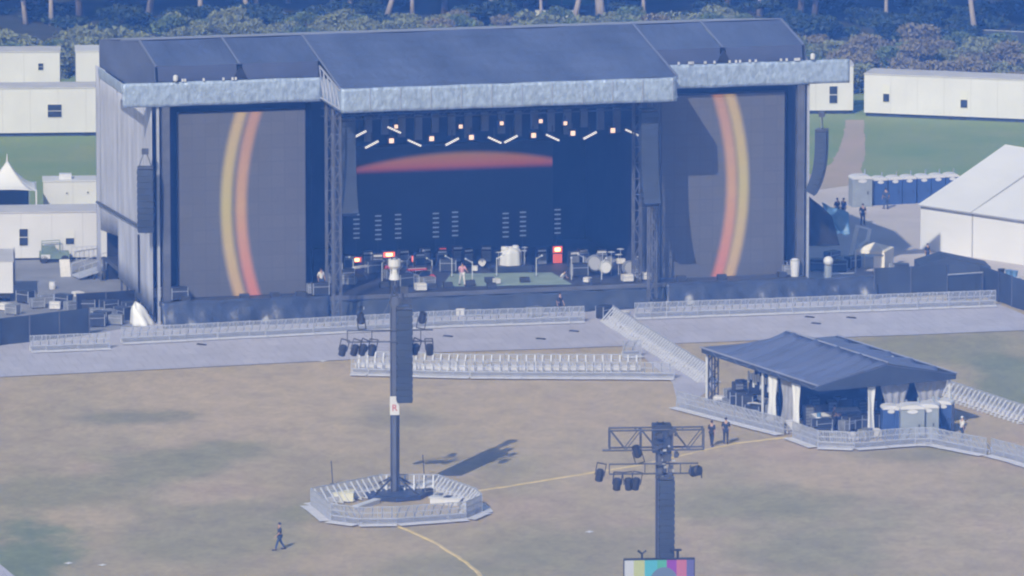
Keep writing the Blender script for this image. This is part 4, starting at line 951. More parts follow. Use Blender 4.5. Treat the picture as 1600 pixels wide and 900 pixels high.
# ------------------------------------------------------------------ marquee, trailers, small tents
MQ = thing('white_marquee', 'large white gable marquee at the right edge', 'tent', G(1438, 390), math.atan2(-.71, .70))
e_, r_, dp, ln = 3.55, 7.2, 20.0, 22.0
b = MB(); b.bb((0, 0, 0), (ln, .05, e_)); b.build('side_wall', VINYLW, MQ)
MB().prism([(0, .06, 0), (0, dp, 0), (0, dp, e_), (0, dp / 2, r_), (0, .06, e_)], (.05, 0, 0)).build('gable_wall', VINYLW, MQ)
for s_ in (0, 1):
    y0, y1 = (-.25, dp / 2) if s_ == 0 else (dp + .25, dp / 2)
    MB().grid(lambda i, j: (-.15 + (ln + .3) * i, y0 + (y1 - y0) * j, e_ + .02 + (r_ + .05 - e_) * j - .05 * sin(pi * j) - .04 * abs(sin(pi * i * ln / 5.5))), 44, 8).build('roof', VINYLW, MQ, solid=.03)
b = MB(); GS_ = mat('grey_seam', (.35, .35, .37), .6)
for k in range(1, 4):
    x = k * 5.5; b.tube([(x, -.03, 0), (x, -.03, e_ - .1), (x, -.26, e_ + .03), (x, dp / 2, r_ + .1)], .055, 4)
b.tube([(-.1, -.27, e_), (ln, -.27, e_)], .06, 4); b.build('seam', GS_, MQ)
def window(parent, x, z, w, h, y, half=False):
    f_ = MB().bb((x - w / 2 - .06, y - .04, z - .06), (x + w / 2 + .06, y - .005, z + h + .06)).build('window', BLIND, parent)
    MB().bb((x - w / 2, y - .06, z), (x + w / 2, y - .042, z + h * (.5 if half else 1))).build('pane', GLASS, f_)
    MB().bb((x - w / 2, y - .07, z + h * .48), (x + w / 2, y - .062, z + h * .52)).build('rail', BLIND, f_)
JOINT = mat('grey_joint', (.42, .42, .45), .6)
def trailer(label, px0, ang, L, dpt, h, wins=(), skirt_=.5, door=None, end_door=None, roof_=WHITE2, cat='trailer', ac=0):
    t = thing('site_trailer', label, cat, G(*px0), ang)
    MB().bb((0, 0, skirt_), (L, dpt, h)).build('body', WHITE, t)
    MB().bb((-.06, -.06, h + .002), (L + .06, dpt + .06, h + .09)).build('roof', roof_, t)
    MB().bb((.1, .25, 0), (L - .1, dpt - .25, skirt_ - .002)).build('underside', SCRIM, t)
    b_ = MB()
    for k in range(1, int(L / 2.4)): b_.bb((k * 2.4 - .015, -.012, skirt_ + .05), (k * 2.4 + .015, -.002, h - .05))
    b_.build('panel_joint', JOINT, t)
    b_ = MB()
    for x in (L * .3, L * .3 + 1.0, L * .7, L * .7 + 1.0): b_.tube([(x, .1, .35), (x, .35, .35)], .34, 12)
    b_.build('wheel', BLACK, t)
    for (x, z, w, hh, hf) in wins: window(t, x, z, w, hh, 0, hf)
    if door:
        d_ = MB().bb((door - .45, -.05, skirt_ + .1), (door + .45, -.005, skirt_ + 2.1)).build('door', BLIND, t); MB().bb((door + .3, -.09, skirt_ + 1.0), (door + .38, -.052, skirt_ + 1.15)).build('handle', BLACK, d_)
    if end_door:
        d_ = MB().bb((L + .005, dpt * .3, skirt_ + .1), (L + .05, dpt * .3 + .9, skirt_ + 2.2)).build('door', GLASS, t)
    if ac: MB().bb((ac, dpt * .3, h + .09), (ac + 1.0, dpt * .6, h + .5)).build('air_unit', STEELB, t)
    return t
trailer('long white trailer standing on the grass at the upper right', (1350, 182), math.atan2(-4.1, 14), 26, 3.4, 3.75, ((2.0, 1.4, .55, 1.45, True), (9.0, 1.15, .6, 1.45, True), (15.5, 1.2, .6, 1.45, False)), .35)
trailer('white trailer half hidden behind the right end of the stage', (1232, 179), R(2), 5.7, 3.2, 4.3, ((3.95, 1.0, .7, 1.5, False),), .35, end_door=1)
trailer('long white trailer with one square window at the upper left', (-170, 216), math.atan2(.55, 4.4) * .55, 24, 3.4, 4.2, ((14.1, 1.7, 1.2, 1.1, False),), .35)
trailer('white trailer behind at the upper left with a small window', (-130, 152), R(2.5), 12.8, 3.4, 4.0, ((11.1, 2.4, .45, .6, False), (6.9, 2.5, .25, .25, False)), .35, end_door=1)
trailer('short pale grey box trailer beside the stage roof at upper left', (119, 152), R(4), 5.0, 3.8, 4.1, (), .35, roof_=WHITE)
trailer('long low white trailer with two dark windows behind the left yard', (-160, 410), R(5.0), 18.0, 3.6, 3.75, ((9.8, 1.2, .65, 1.3, False), (13.4, 1.25, .65, 1.0, True)), .2)
trailer('white container with a roof unit left of the stage side', (68, 330), R(4), 4.8, 2.6, 2.4, ((1.9, 1.4, .12, .12, False), (3.6, 1.45, .12, .12, False)), .15, roof_=WHITE, ac=1.3)
PG = thing('pagoda_tent', 'white pointed pagoda tent at the left edge', 'tent', G(12, 336), R(4))
hw = 2.35
for q in range(4):
    q0 = Matrix.Rotation(q * pi / 2, 3, 'Z')
    def f(i, j):
        s_ = (1 - j) ** 1.0; rr = hw * (1 - j) + .05 * j
        p_ = q0 @ V3(((2 * i - 1) * rr, -rr, 0)); zz = 2.45 + 1.95 * j ** 1.9 + (.25 * (1 - j) * (4 * (i - .5) ** 2) * -.6)
        return (p_.x, p_.y, zz)
    MB().grid(f, 10, 10).build('roof_panel', VINYLW, PG, smooth=True, solid=.02)
    p_ = q0 @ V3((-hw + .05, -hw + .05, 0)); MB().bb((p_.x - .06, p_.y - .06, 0), (p_.x + .06, p_.y + .06, 2.35)).build('leg', WHITE, PG)
MB().tube([(0, 0, 4.3), (0, 0, 5.0)], [.09, .03], 6).build('finial', WHITE, PG)
MB().bb((-1.9, .3, 0), (1.7, .5, 2.2)).build('dark_wall', SCRIM, PG); MB().bb((1.75, -2.2, 0), (1.8, 2.2, 2.2)).build('side_panel', GREYP, PG)
# pop-up canopy and tarps right of the stage
CP_ = thing('canopy_tent', 'small tan canopy tent behind the right scrim fence', 'tent', G(1366, 424), R(-20))
hw = 1.2
for q in range(4):
    q0 = Matrix.Rotation(q * pi / 2, 3, 'Z')
    MB().prism([q0 @ V3((-hw, -hw, 1.75)), q0 @ V3((hw, -hw, 1.75)), q0 @ V3((0, 0, 2.25))], (0, 0, .03)).build('roof_panel', TAN, CP_)
    MB().prism([q0 @ V3((-hw, -hw - .0, 1.3 if q else 1.55)), q0 @ V3((hw, -hw, 1.3 if q else 1.55)), q0 @ V3((hw, -hw, 1.74)), q0 @ V3((-hw, -hw, 1.74))], q0 @ V3((0, .03, 0))).build('valance', TAN, CP_)
    p_ = q0 @ V3((-hw + .05, -hw + .05, 0)); MB().bb((p_.x - .04, p_.y - .04, 0), (p_.x + .04, p_.y + .04, 1.74)).build('leg', TAN, CP_)
MB().bb((hw - .06, -hw + .1, .1), (hw - .03, hw - .1, 1.5)).bb((.3, -hw + .03, .1), (hw - .1, -hw + .06, 1.4)).build('side_panel', TAN, CP_)
def drape_thing(name, label, cat, pts, m, d=(0, 0, .05), amp_=.12, seed=0):
    """pts: four corners, world; a hanging wrinkled sheet"""
    P = [V3(p_) for p_ in pts]; rn_ = random.Random(seed); ph = rn_.uniform(0, 6)
    nr = (P[1] - P[0]).cross(P[3] - P[0]).normalized(); o0 = P[0].copy()
    def f(i, j):
        p_ = P[0].lerp(P[1], i).lerp(P[3].lerp(P[2], i), j) - o0
        return p_ + nr * amp_ * (sin(i * 7 + ph + 3 * j) + .5 * sin(j * 9 + ph + 5 * i)) * sin(pi * i) 
    o = MB().grid(f, 16, 12).build(name, m, None, o0, smooth=True, solid=.03); return tag(o, label, cat)
def SV(x, y, v): return SW(*SPL(x, y, v))
drape_thing('tarp', 'large black tarp sloping down from the right end column', 'tarp', (SV(1261, 385, 1.2), SV(1312, 383, 1.2), SV(1300, 338, 2.6), SV(1260, 302, 2.6)), DRAPE, seed=1)
drape_thing('tarp', 'light blue tarp hung over the frame right of the stage', 'tarp', (SV(1300, 366, 2.2), SV(1328, 366, 2.2), SV(1326, 332, 3.4), SV(1284, 316, 3.4)), BLUET, amp_=.2, seed=2)
b_t = thing('steps', 'grey steps beside the right scrim fence', 'steps', SW(53.4, .3, 0), SA)
for k in range(6): MB().bb((-1.2, .25 * k, .2 + .24 * k), (1.2, .25 * k + .24, .24 + .24 * k)).build('tread', STEEL, b_t)
MB().bb((-1.25, 0, .05), (-1.2, 1.6, .25)).bb((1.2, 0, .05), (1.25, 1.6, .25)).build('side_rail', TRUSS, b_t)
t = thing('bent_frame', 'white bent frame standing behind the tan canopy tent', 'frame', G(1347, 404), 0)
b = MB(); b.beam((-.9, .2, .15), (-.35, .3, 2.6), .32, .12).beam((-.3, .2, .9), (.5, .2, 1.5), .3, .15).beam((.4, .2, 1.3), (.6, .4, 2.3), .28, .15).beam((-.35, .3, 2.5), (.55, .4, 2.3), .2, .12)
b.build('frame', VINYLW, t); MB().bb((-1.4, -.2, 0), (1.0, .8, .15)).build('base', STEEL, t)
TN_ = thing('black_tent', 'low black ridge tent behind the right scrim fence', 'tent', G(1490, 430), R(6))
MB().prism([(-2.6, 0, 0), (2.9, 0, 0), (2.9, 0, .6), (-.6, 0, 1.4), (-2.6, 0, .8)], (0, 3, 0)).build('roof', SCRIM, TN_); MB().bb((-2.6, -.06, .05), (2.8, -.02, .5)).build('side_panel', TARP, TN_)
t = thing('bin', 'white round bin at the foot of the right end column', 'bin', SW(49.2, -.9, 1.8), 0); MB().lathe([(.3, 0), (.36, 1.1), (.36, 1.2), (.2, 1.35)], (0, 0, 0), 12).build('body', WHITE, t); MB().lathe([(.37, 1.2), (.37, 1.26)], (0, 0, 0), 12).build('rim', GREYP, t)
t = thing('globe_lamp', 'white lantern on a grey post right of the end column', 'lamp', SW(52.0, -.3, 0), 0); MB().tube([(0, 0, 0), (0, 0, 2.4)], .3, 8).build('post', GREYP, t); MB().ball((0, 0, 2.75), .38, 10).build('globe', WHITE, t)
# ------------------------------------------------------------------ scrim fences
def fence(px, h, label, n_post=2.4, top=False, m=SCRIM):
    pts = [G(*p_) for p_ in px]; c0 = pts[0].copy(); t = thing('scrim_fence', label, 'fence', c0, 0)
    for a_, c_ in zip(pts, pts[1:]):
        d = c_ - a_; n_ = max(1, round(d.length / n_post))
        def f(i, j, a_=a_, c_=c_):
            p_ = a_.lerp(c_, i) - c0; nn = V3((-(c_ - a_).y, (c_ - a_).x, 0)).normalized()
            return p_ + nn * .05 * sin(i * (c_ - a_).length * 1.7) + V3((0, 0, .05 + (h - .05) * j))
        MB().grid(f, max(4, int(d.length * 2)), 3).build('scrim', m, t, solid=.02)
        for k in range(n_ + 1):
            p_ = a_.lerp(c_, k / n_) - c0 - V3((0, .09, 0)); MB().tube([p_, p_ + V3((0, 0, h + .05))], .05, 5).build('post', GREYC, t)
        if top: MB().tube([a_ - c0 + V3((0, -.09, h)), c_ - c0 + V3((0, -.09, h))], .06, 5).build('top_rail', STEEL, t)
    return t
fence([(-60, 545), (0, 541), (140, 524)], 2.05, 'dark blue scrim fence at the left edge before the yard', 2.4)
fence([(1366, 467), (1480, 461), (1530, 462), (1560, 472), (1602, 487), (1660, 505)], 2.35, 'dark blue scrim fence behind the right barrier row', 2.4)
fence([(1480, 470), (1535, 466)], 2.0, 'short dark scrim panel framed with pale rails before the right fence', 2.7, True)
fence([(120, 490), (212, 484)], 1.5, 'black scrim screen in the left yard beside the stage wall', 2.3, m=DRAPE)
# ------------------------------------------------------------------ left yard
TK = thing('box_truck', 'white box truck at the left edge beside the yard', 'truck', G(-50, 474), R(4))
MB().bb((0, 0, .75), (3.4, 6.0, 3.1)).build('cargo_box', WHITE, TK); MB().bb((3.405, .1, .8), (3.45, 5.9, 3.0)).build('side_curtain', BLUEP, TK)
MB().bb((-.02, -.02, 3.105), (3.47, 6.02, 3.17)).build('roof', WHITE2, TK); MB().bb((.2, .1, .35), (3.2, 5.9, .74)).build('chassis', BLACK, TK)
for (x, y_) in ((.3, .9), (3.0, .9), (.3, 5.0), (3.0, 5.0)): 
    w_ = MB().tube([(x - .15, y_, .42), (x + .15, y_, .42)], .42, 14).build('wheel', BLACK, TK); MB().tube([(x - .17, y_, .42), (x + .17, y_, .42)], .2, 10).build('rim', STEEL, w_)
MB().bb((3.47, 5.5, .4), (3.6, 5.7, 3.3)).build('corner_post', STEEL, TK)
GC = thing('utility_cart', 'grey green machine parked before the low white trailer', 'vehicle', G(84, 410), R(6))
MB().bb((-1.1, -.5, .35), (1.2, .6, .85)).build('body', GREENP, GC); MB().prism([(-.9, -.45, .86), (.3, -.45, .86), (.1, -.45, 1.3), (-.8, -.45, 1.3)], (0, 1.0, 0)).build('cabin', GREENP, GC)
b = MB(); b.tube([(-.9, -.5, .85), (-.9, -.5, 1.6), (.5, -.5, 1.65), (.5, -.5, .85)], .04, 5).tube([(-.9, .6, .85), (-.9, .6, 1.6), (.5, .6, 1.65), (.5, .6, .85)], .04, 5); b.build('roll_bar', GREENP, GC)
for (x, y_) in ((-.8, -.52), (.85, -.52), (-.8, .62), (.85, .62)): MB().tube([(x, y_ - .1, .32), (x, y_ + .1, .32)], .32, 12).build('wheel', BLACK, GC)
MB().bb((-1.0, -.62, .4), (-.3, -.52, .7)).build('front_panel', WHITE, GC)
LR = thing('loading_ramp', 'grey loading ramp leading to the opening in the silver wall', 'ramp', G(118, 436), R(22))
MB().prism([(0, -.9, .15), (4.2, -.9, 1.2), (4.2, .9, 1.2), (0, .9, .15)], (0, 0, .08)).build('deck', STEEL, LR)
b = MB()
for y_ in (-.9, .9):
    b.tube([(0, y_, 1.05), (4.2, y_, 2.1)], .035, 5)
    for k in range(5): b.tube([(k * 1.05, y_, .2 + .26 * k), (k * 1.05, y_, 1.05 + .26 * k)], .03, 4)
b.build('hand_rail', STEEL, LR)
for k in range(3): MB().bb((1.2 + k * 1.3, -.8, 0), (1.3 + k * 1.3, .8, .4 + k * .3)).build('leg', TRUSS, LR)
t = thing('sign_board', 'pale board leaning before the loading ramp', 'board', G(103, 433), R(15)); MB().prism([(-.4, 0, 0), (.4, 0, 0), (.4, .5, 1.3), (-.4, .5, 1.3)], (0, .05, 0)).build('board', PALECL, t); MB().beam((0, .1, .0), (0, .55, 1.0), .05).build('prop', TRUSS, t)
HT = thing('hand_railing', 'thin railing before the low white trailer', 'railing', G(112, 408), R(14)); b = MB()
for k in range(6): b.tube([(k * .4, 0, 0), (k * .4, 0, 1.1)], .025, 4)
b.tube([(0, 0, 1.1), (2.0, 0, 1.1)], .03, 4).build('rails', STEEL, HT)
rnd = random.Random(21)
yard = [(40, 474, CB), (58, 482, CG), (72, 476, CG), (86, 484, CP), (100, 480, CB), (112, 487, CG), (126, 480, CG), (136, 488, CB), (150, 498, CG), (160, 507, CB), (172, 500, CG), (182, 508, CG), (150, 511, CB), (192, 500, CB), (170, 489, CB), (20, 492, CG), (8, 486, CP), (122, 468, CP), (185, 478, CG), (205, 492, CB), (195, 430, CB), (178, 432, CG)]
names = {id(CB): 'black flight case', id(CG): 'grey trunk', id(CP): 'pale box'}
for i, (x, y, k_) in enumerate(yard):
    k_.put(G(x, y), rnd.uniform(-1, 1), names[id(k_)] + ' standing in the yard left of the stage', names[id(k_)] + 's in the left yard')
t = thing('white_barrel', 'small white barrel standing alone in the left yard', 'barrel', G(82, 452), 0); MB().lathe([(.24, 0), (.28, .3), (.24, .6)], (0, 0, 0), 10).build('body', WHITE, t); MB().lathe([(.2, .602), (.2, .64)], (0, 0, 0), 10).build('lid', GREYP, t)
# sheeted heap beside the stage corner
b = MB(); rn = random.Random(2)
def heap(i, j):
    a_ = 2 * pi * i; r = (1.0 - .55 * j - .43 * j ** 6) * (1 + .16 * sin(5 * a_ + 1) * (1 - j) + .1 * sin(3 * a_)); h_ = 1.62 * j * (1 + .1 * sin(2 * a_ + 1))
    return (r * .85 * cos(a_) - .45 * j, r * .7 * sin(a_), h_ + .05 * sin(7 * a_ + 9 * j))
b.grid(heap, 26, 8)
tag(b.build('sheeted_stack', VINYLW, None, G(222, 508), smooth=True, solid=.02), 'white sheeted heap beside the left front corner of the stage', 'covered stack')
t = thing('white_bundle', 'small white bundle left of the sheeted heap', 'bundle', G(197, 499), 0); MB().ball((0, 0, .65), .32, 10, (1.3, .9, .7)).build('bag', VINYLW, t, smooth=True); MB().bb((-.35, -.25, 0), (.35, .25, .45)).build('crate', CASEG, t)

rnd = random.Random(23)
for (x, y, k_) in ((1300, 412, CB), (1318, 416, CG), (1332, 420, CB), (1290, 420, CG), (1310, 426, CB), (1400, 428, CG), (1408, 432, CB), (1424, 436, CG), (1392, 424, CP), (1278, 424, CB), (1548, 452, CG), (1530, 448, CB), (1590, 452, CP)):
    k_.put(G(x, y), rnd.uniform(-1, 1), names[id(k_)] + ' standing in the yard right of the stage', names[id(k_)] + 's in the right yard')
for (u, v, k_) in ((1.9, -.4, CB), (12.2, -.2, CG), (49.4, .2, CB), (48.9, -.6, CG), (12.5, -.9, CB), (.75, .8, CG)):
    k_.put(SW(u, v, 1.8), SA, names[id(k_)] + ' on the deck beside a side led wall', names[id(k_)] + 's beside the side led walls')
# ------------------------------------------------------------------ people
def skin_mesh(name, verts, edges, radii, m, parent, sub=1):
    me = bpy.data.meshes.new(name); me.from_pydata(verts, edges, [])
    o = bpy.data.objects.new(name, me); sc.collection.objects.link(o)
    mod = o.modifiers.new('skin', 'SKIN'); mod.use_smooth_shade = True
    for i, r in enumerate(radii):
        me.skin_vertices[0].data[i].radius = r if isinstance(r, tuple) else (r, r); me.skin_vertices[0].data[i].use_root = (i == 0)
    if sub: s2 = o.modifiers.new('sub', 'SUBSURF'); s2.levels = sub; s2.render_levels = sub
    dg = bpy.context.evaluated_depsgraph_get(); nm = bpy.data.meshes.new_from_object(o.evaluated_get(dg))
    bpy.data.objects.remove(o); bpy.data.meshes.remove(me)
    nm.name = name; nm.materials.clear(); nm.materials.append(m)
    p_ = bpy.data.objects.new(name, nm); sc.collection.objects.link(p_); p_.parent = parent
    return p_
def person(loc, rz, label, shirt=DARKCL, legs=DARKCL, stride=.25, armsw=.2, lean=0.0, H=1.76, armup=0.0, hat=None):
    t = thing('person', label, 'person', loc, rz); k = H / 1.76
    def q(x, y, z): return V3((x, y + lean * max(0, z - .9), z - abs(lean) * .12 * max(0, z - .9))) * k
    J = {'pel': q(0, 0, .95), 'spi': q(0, .0, 1.15), 'che': q(0, 0, 1.36), 'nec': q(0, -.01, 1.50), 'hea': q(0, -.02, 1.60), 'cro': q(0, -.015, 1.70), 'nos': q(0, -.105, 1.60)}
    for s_, n_ in ((-1, 'l'), (1, 'r')):
        sw = stride * s_
        J['hip' + n_] = q(s_ * .10, 0, .90); J['kne' + n_] = q(s_ * .11, -.5 * sw - .04, .49); J['ank' + n_] = q(s_ * .12, -sw + (.05 if sw < 0 else 0), .085); J['toe' + n_] = J['ank' + n_] + V3((s_ * .02, -.17, -.045)) * k
        a_ = armsw * -s_
        J['sho' + n_] = q(s_ * .19, 0, 1.43); J['elb' + n_] = q(s_ * .25, .03 + .5 * a_ - armup * .2, 1.15 + armup * .1); J['wri' + n_] = q(s_ * .24, -.08 + a_ - armup * .35, .92 + armup * .35)
    order = ['pel', 'spi', 'che', 'nec', 'hea', 'cro', 'nos'] + [a_ + n_ for n_ in 'lr' for a_ in ('hip', 'kne', 'ank', 'toe', 'sho', 'elb', 'wri')]
    rad = dict(pel=.125, spi=.115, che=.13, nec=.055, hea=.088, cro=.065, nos=.016, hip=.085, kne=.055, ank=.038, toe=.035, sho=.055, elb=.04, wri=.028)
    V = [J[o_] for o_ in order]; idx = {o_: i for i, o_ in enumerate(order)}; Rr = [rad[o_[:3]] * k for o_ in order]
    E = [('pel', 'spi'), ('spi', 'che'), ('che', 'nec'), ('nec', 'hea'), ('hea', 'cro'), ('hea', 'nos')]
    for n_ in 'lr': E += [('pel', 'hip' + n_), ('hip' + n_, 'kne' + n_), ('kne' + n_, 'ank' + n_), ('ank' + n_, 'toe' + n_), ('che', 'sho' + n_), ('sho' + n_, 'elb' + n_), ('elb' + n_, 'wri' + n_)]
    E = [(idx[a_], idx[c_]) for a_, c_ in E]
    for s_, n_ in ((-1, 'l'), (1, 'r')):                 # palm, four fingers and a thumb
        w = J['wri' + n_]; d = (w - J['elb' + n_]).normalized(); f_ = V3((0, -1, 0)); f_ = (f_ - d * f_.dot(d)).normalized()
        pm = len(V); V.append(w + d * .06 * k); Rr.append(.026 * k); E.append((idx['wri' + n_], pm))
        for j, ln_ in enumerate((.075, .085, .08, .062)):
            o1 = len(V); base = w + d * .095 * k + f_ * (j - 1.5) * -.02 * k
            V.append(base); V.append(base + (d * ln_ * .55 + V3((-s_ * .01, 0, 0))) * k); V.append(base + (d * ln_ + V3((-s_ * .03, 0, 0))) * k); Rr += [.010 * k, .009 * k, .008 * k]
            E += [(pm, o1), (o1, o1 + 1), (o1 + 1, o1 + 2)]
        o1 = len(V); V.append(w + d * .05 * k + f_ * .035 * k); V.append(w + d * .085 * k + f_ * .06 * k); Rr += [.011 * k, .009 * k]; E += [(pm, o1), (o1, o1 + 1)]
    skin_mesh('body', V, E, Rr, SKIN, t)
    tv = ['pel'] + [a_ + n_ for n_ in 'lr' for a_ in ('hip', 'kne', 'ank')]; ti = {o_: i for i, o_ in enumerate(tv)}
    skin_mesh('trousers', [J[o_] for o_ in tv], [(ti['pel'], ti['hipl']), (ti['hipl'], ti['knel']), (ti['knel'], ti['ankl']), (ti['pel'], ti['hipr']), (ti['hipr'], ti['kner']), (ti['kner'], ti['ankr'])],
              [k * {'pel': .15, 'hip': .105, 'kne': .078, 'ank': .062}[o_[:3]] for o_ in tv], legs, t)
    sv = ['spi', 'pel', 'che', 'shol', 'elbl', 'shor', 'elbr']; si = {o_: i for i, o_ in enumerate(sv)}
    skin_mesh('shirt', [J[o_] for o_ in sv], [(si[a_], si[c_]) for a_, c_ in (('spi', 'pel'), ('spi', 'che'), ('che', 'shol'), ('shol', 'elbl'), ('che', 'shor'), ('shor', 'elbr'))],
              [k * {'spi': .145, 'pel': .15, 'che': .158, 'sho': .082, 'elb': .062}[o_[:3]] for o_ in sv], shirt, t)
    for n_ in 'lr': MB().beam(J['ank' + n_] + V3((0, .08, -.04)), J['toe' + n_] + V3((0, -.06, 0)), .10 * k, .085 * k).build('shoe', BLACK, t)
    MB().ball(J['cro'] + V3((0, .02, -.01)) * k, .105 * k, 10, (.92, 1.05, .85)).build('hair', hat or HAIR, t, smooth=True)
    b_ = MB()
    for s_ in (-1, 1): b_.ball(J['hea'] + V3((s_ * .034, -.086, .02)) * k, .011 * k, 6)
    b_.build('eyes', BLACK, t)
    return t
person(G(437, 859), R(-70), 'person in dark clothes walking alone on the open field at lower left', DARKCL, JEANS, .32, .25)
person(G(1112, 697), R(160), 'person in dark clothes, left one of two walking toward the sound tent', DARKCL, DARKCL, .26, .2)
person(G(1134, 694), R(175), 'person in dark clothes, right one of two walking near the sound tent', DARKCL, DARKCL, .22, .2, H=1.84)
person(G(722, 446, 1.83), R(20), 'person in pale and pink clothes standing on the green stage carpet', PINKCL, PALECL, .25, .25, armup=.6)
_pp = G(897.5, 472) + SU * -.95 + SN * .45
person(_pp + V3((0, 0, .755)), R(60), 'person in a pale top bending over at the stage front edge', PALECL, DARKCL, .3, .2, lean=-.55, armup=.4)
person(SW(13.0, 1.0, 1.8), R(30), 'person in pale clothes standing at the left tower leg on stage', PALECL, JEANS, .1, .1)
person(G(1308, 343, .0), R(40), 'person in dark clothes, left one of two behind the light blue tarp', DARKCL, JEANS, .15, .1)
person(G(1318, 343, .0), R(-40), 'person in dark clothes, right one of two behind the light blue tarp', DARKCL, DARKCL, .15, .1)
person(G(1348, 352), R(10), 'person in dark clothes standing behind the tan canopy tent', DARKCL, DARKCL, .06, .06)
person(G(1384, 327), R(200), 'person in blue clothes standing before the rear toilets', JEANS, JEANS, .1, .1)
person(G(1503, 690), R(120), 'person with a white hat right of the front blue toilets', PALECL, JEANS, .15, .1, hat=WHITE)
person(G(1449, 410), R(40), 'person in dark clothes sitting near the marquee wall corner', DARKCL, DARKCL, .1, .1, H=1.5)
person(FL(2.0, 1.5), R(100), 'person in dark clothes working under the sound tent roof', DARKCL, DARKCL, .1, .1, armup=.5)
person(SW(30.2, -3.6, 0), R(40), 'person in dark clothes in the pit below the bending person', DARKCL, DARKCL, .1, .1)

# ------------------------------------------------------------------ catering table by the marquee
t = thing('serving_table', 'white serving table with blue items before the marquee wall', 'table', G(1572, 446), math.atan2(-.71, .70))
MB().bb((-1.3, -.4, .72), (1.3, .4, .78)).bb((-1.3, -.42, .1), (1.3, -.40, .78)).build('tabletop', WHITE, t)
for a_ in (-1.2, 1.2): MB().bb((a_ - .03, -.3, 0), (a_ + .03, .3, .72)).build('leg', STEEL, t)
for i, (x, m_, l) in enumerate(((-.5, BLACK, 'dark tub on the serving table by the marquee'), (.25, BLUET, 'left light blue tub on the serving table'), (.85, BLUET, 'right light blue tub on the serving table'))):
    q = Matrix.Rotation(math.atan2(-.71, .70), 3, 'Z') @ V3((x, 0, .785)); tt = thing('tub', l, 'tub', G(1572, 446) + q, 0); MB().lathe([(.2, 0), (.27, .4)], (0, 0, 0), 10).build('body', m_, tt); MB().lathe([(.29, .402), (.29, .45)], (0, 0, 0), 10).build('lid', m_, tt)

# ------------------------------------------------------------------ wood behind
def leaf_mesh(name, n_, R_, H_, size, m, seed, hollow=.55, flat=1.0):
    rn_ = random.Random(seed); b_ = MB()
    lobes = [(V3((rn_.uniform(-.6, .6) * R_, rn_.uniform(-.6, .6) * R_, rn_.uniform(.1, .85) * H_)), rn_.uniform(.35, .6)) for _ in range(7)]
    for k in range(n_):
        c_, lr = rn_.choice(lobes)
        d = V3((rn_.gauss(0, 1), rn_.gauss(0, 1), rn_.gauss(0, 1))).normalized(); rr = lr * (rn_.uniform(hollow, 1.0))
        p_ = c_ + V3((d.x * R_ * rr, d.y * R_ * rr, d.z * H_ * .5 * rr))
        if p_.z < .02: p_.z = rn_.uniform(.02, .3)
        ax = V3((rn_.gauss(0, 1), rn_.gauss(0, 1), rn_.gauss(.6, 1))).normalized(); o1 = ax.orthogonal().normalized(); o2 = ax.cross(o1); s_ = size * rn_.uniform(.6, 1.4)
        a_ = rn_.uniform(0, 6.28); u_, w_ = o1 * cos(a_) + o2 * sin(a_), o2 * cos(a_) - o1 * sin(a_)
        b_.add([p_ - u_ * s_, p_ + w_ * s_ * .55, p_ + u_ * s_, p_ - w_ * s_ * .55], [(0, 1, 2, 3)])
    me = bpy.data.meshes.new(name); me.from_pydata(b_.v, [], b_.f); me.materials.append(m); return me
def link(me, name, parent=None, loc=None, rz=0, scale=None):
    o = bpy.data.objects.new(name, me); sc.collection.objects.link(o)
    if parent: o.parent = parent
    if loc is not None: o.location = loc
    o.rotation_euler = (0, 0, rz)
    if scale: o.scale = scale
    return o
rnd = random.Random(31)
SH = [leaf_mesh('shrub_leaves', 1900, 2.5, 3.2, .19, m_, 50 + i) for i, m_ in enumerate((LEAFM, LEAFB, LEAFG, LEAFM, LEAFB))]
SB = MB()
for k in range(7):
    a_ = k * .9; SB.tube([(0, 0, 0), (.5 * cos(a_), .5 * sin(a_), .9), (1.1 * cos(a_), 1.1 * sin(a_), 2.0)], [.07, .05, .02], 5)
SBM = SB.build('stems', BARK).data; bpy.data.objects.remove(bpy.data.objects['stems'])
def shrub(loc, mi, s_, label, group):
    t = thing('shrub', label, 'shrub', loc, rnd.uniform(0, 6.28), group); t.scale = (s_ * rnd.uniform(.9, 1.25), s_ * rnd.uniform(.9, 1.2), s_ * rnd.uniform(.8, 1.1))
    link(SH[mi], 'foliage', t); link(SBM, 'stems', t)
for row_ in range(3):
  for k in range(46):                                   # left and middle hedge rows
    x = -72 + k * 2.05 + rnd.uniform(-.7, .7) + row_; lf = x < -33
    y = (118 if lf else 136) + row_ * 4.5 + rnd.uniform(-1.5, 2)
    if row_ == 2 and rnd.random() < .35: continue
    shrub((x, y, 0), rnd.choice((0, 0, 3, 2) if x < -20 else (0, 3, 2, 0, 3, 1)), (1.05 if lf else .85) * rnd.uniform(.75, 1.15), 'olive shrub in the hedge above the left trailers' if lf else 'olive shrub in the hedge seen above the stage roof', 'shrubs above the left trailers' if lf else 'shrubs above the stage roof')
for k in range(80):
    x = 23 + (k % 16) * 2.9 + rnd.uniform(-1, 1); y = 105 + (k // 16) * 5.2 + rnd.uniform(-2, 2)
    shrub((x, y, 0), rnd.choice((1, 4, 2, 0, 3)), rnd.uniform(.75, 1.1), 'brown green shrub on the slope above the right trailers', 'shrubs above the right trailers')
CR = [leaf_mesh('crown_leaves', 2600, 4.6, 9.0, .42, m_, 70 + i, .35) for i, m_ in enumerate((LEAFD, LEAFD, LEAFG))]
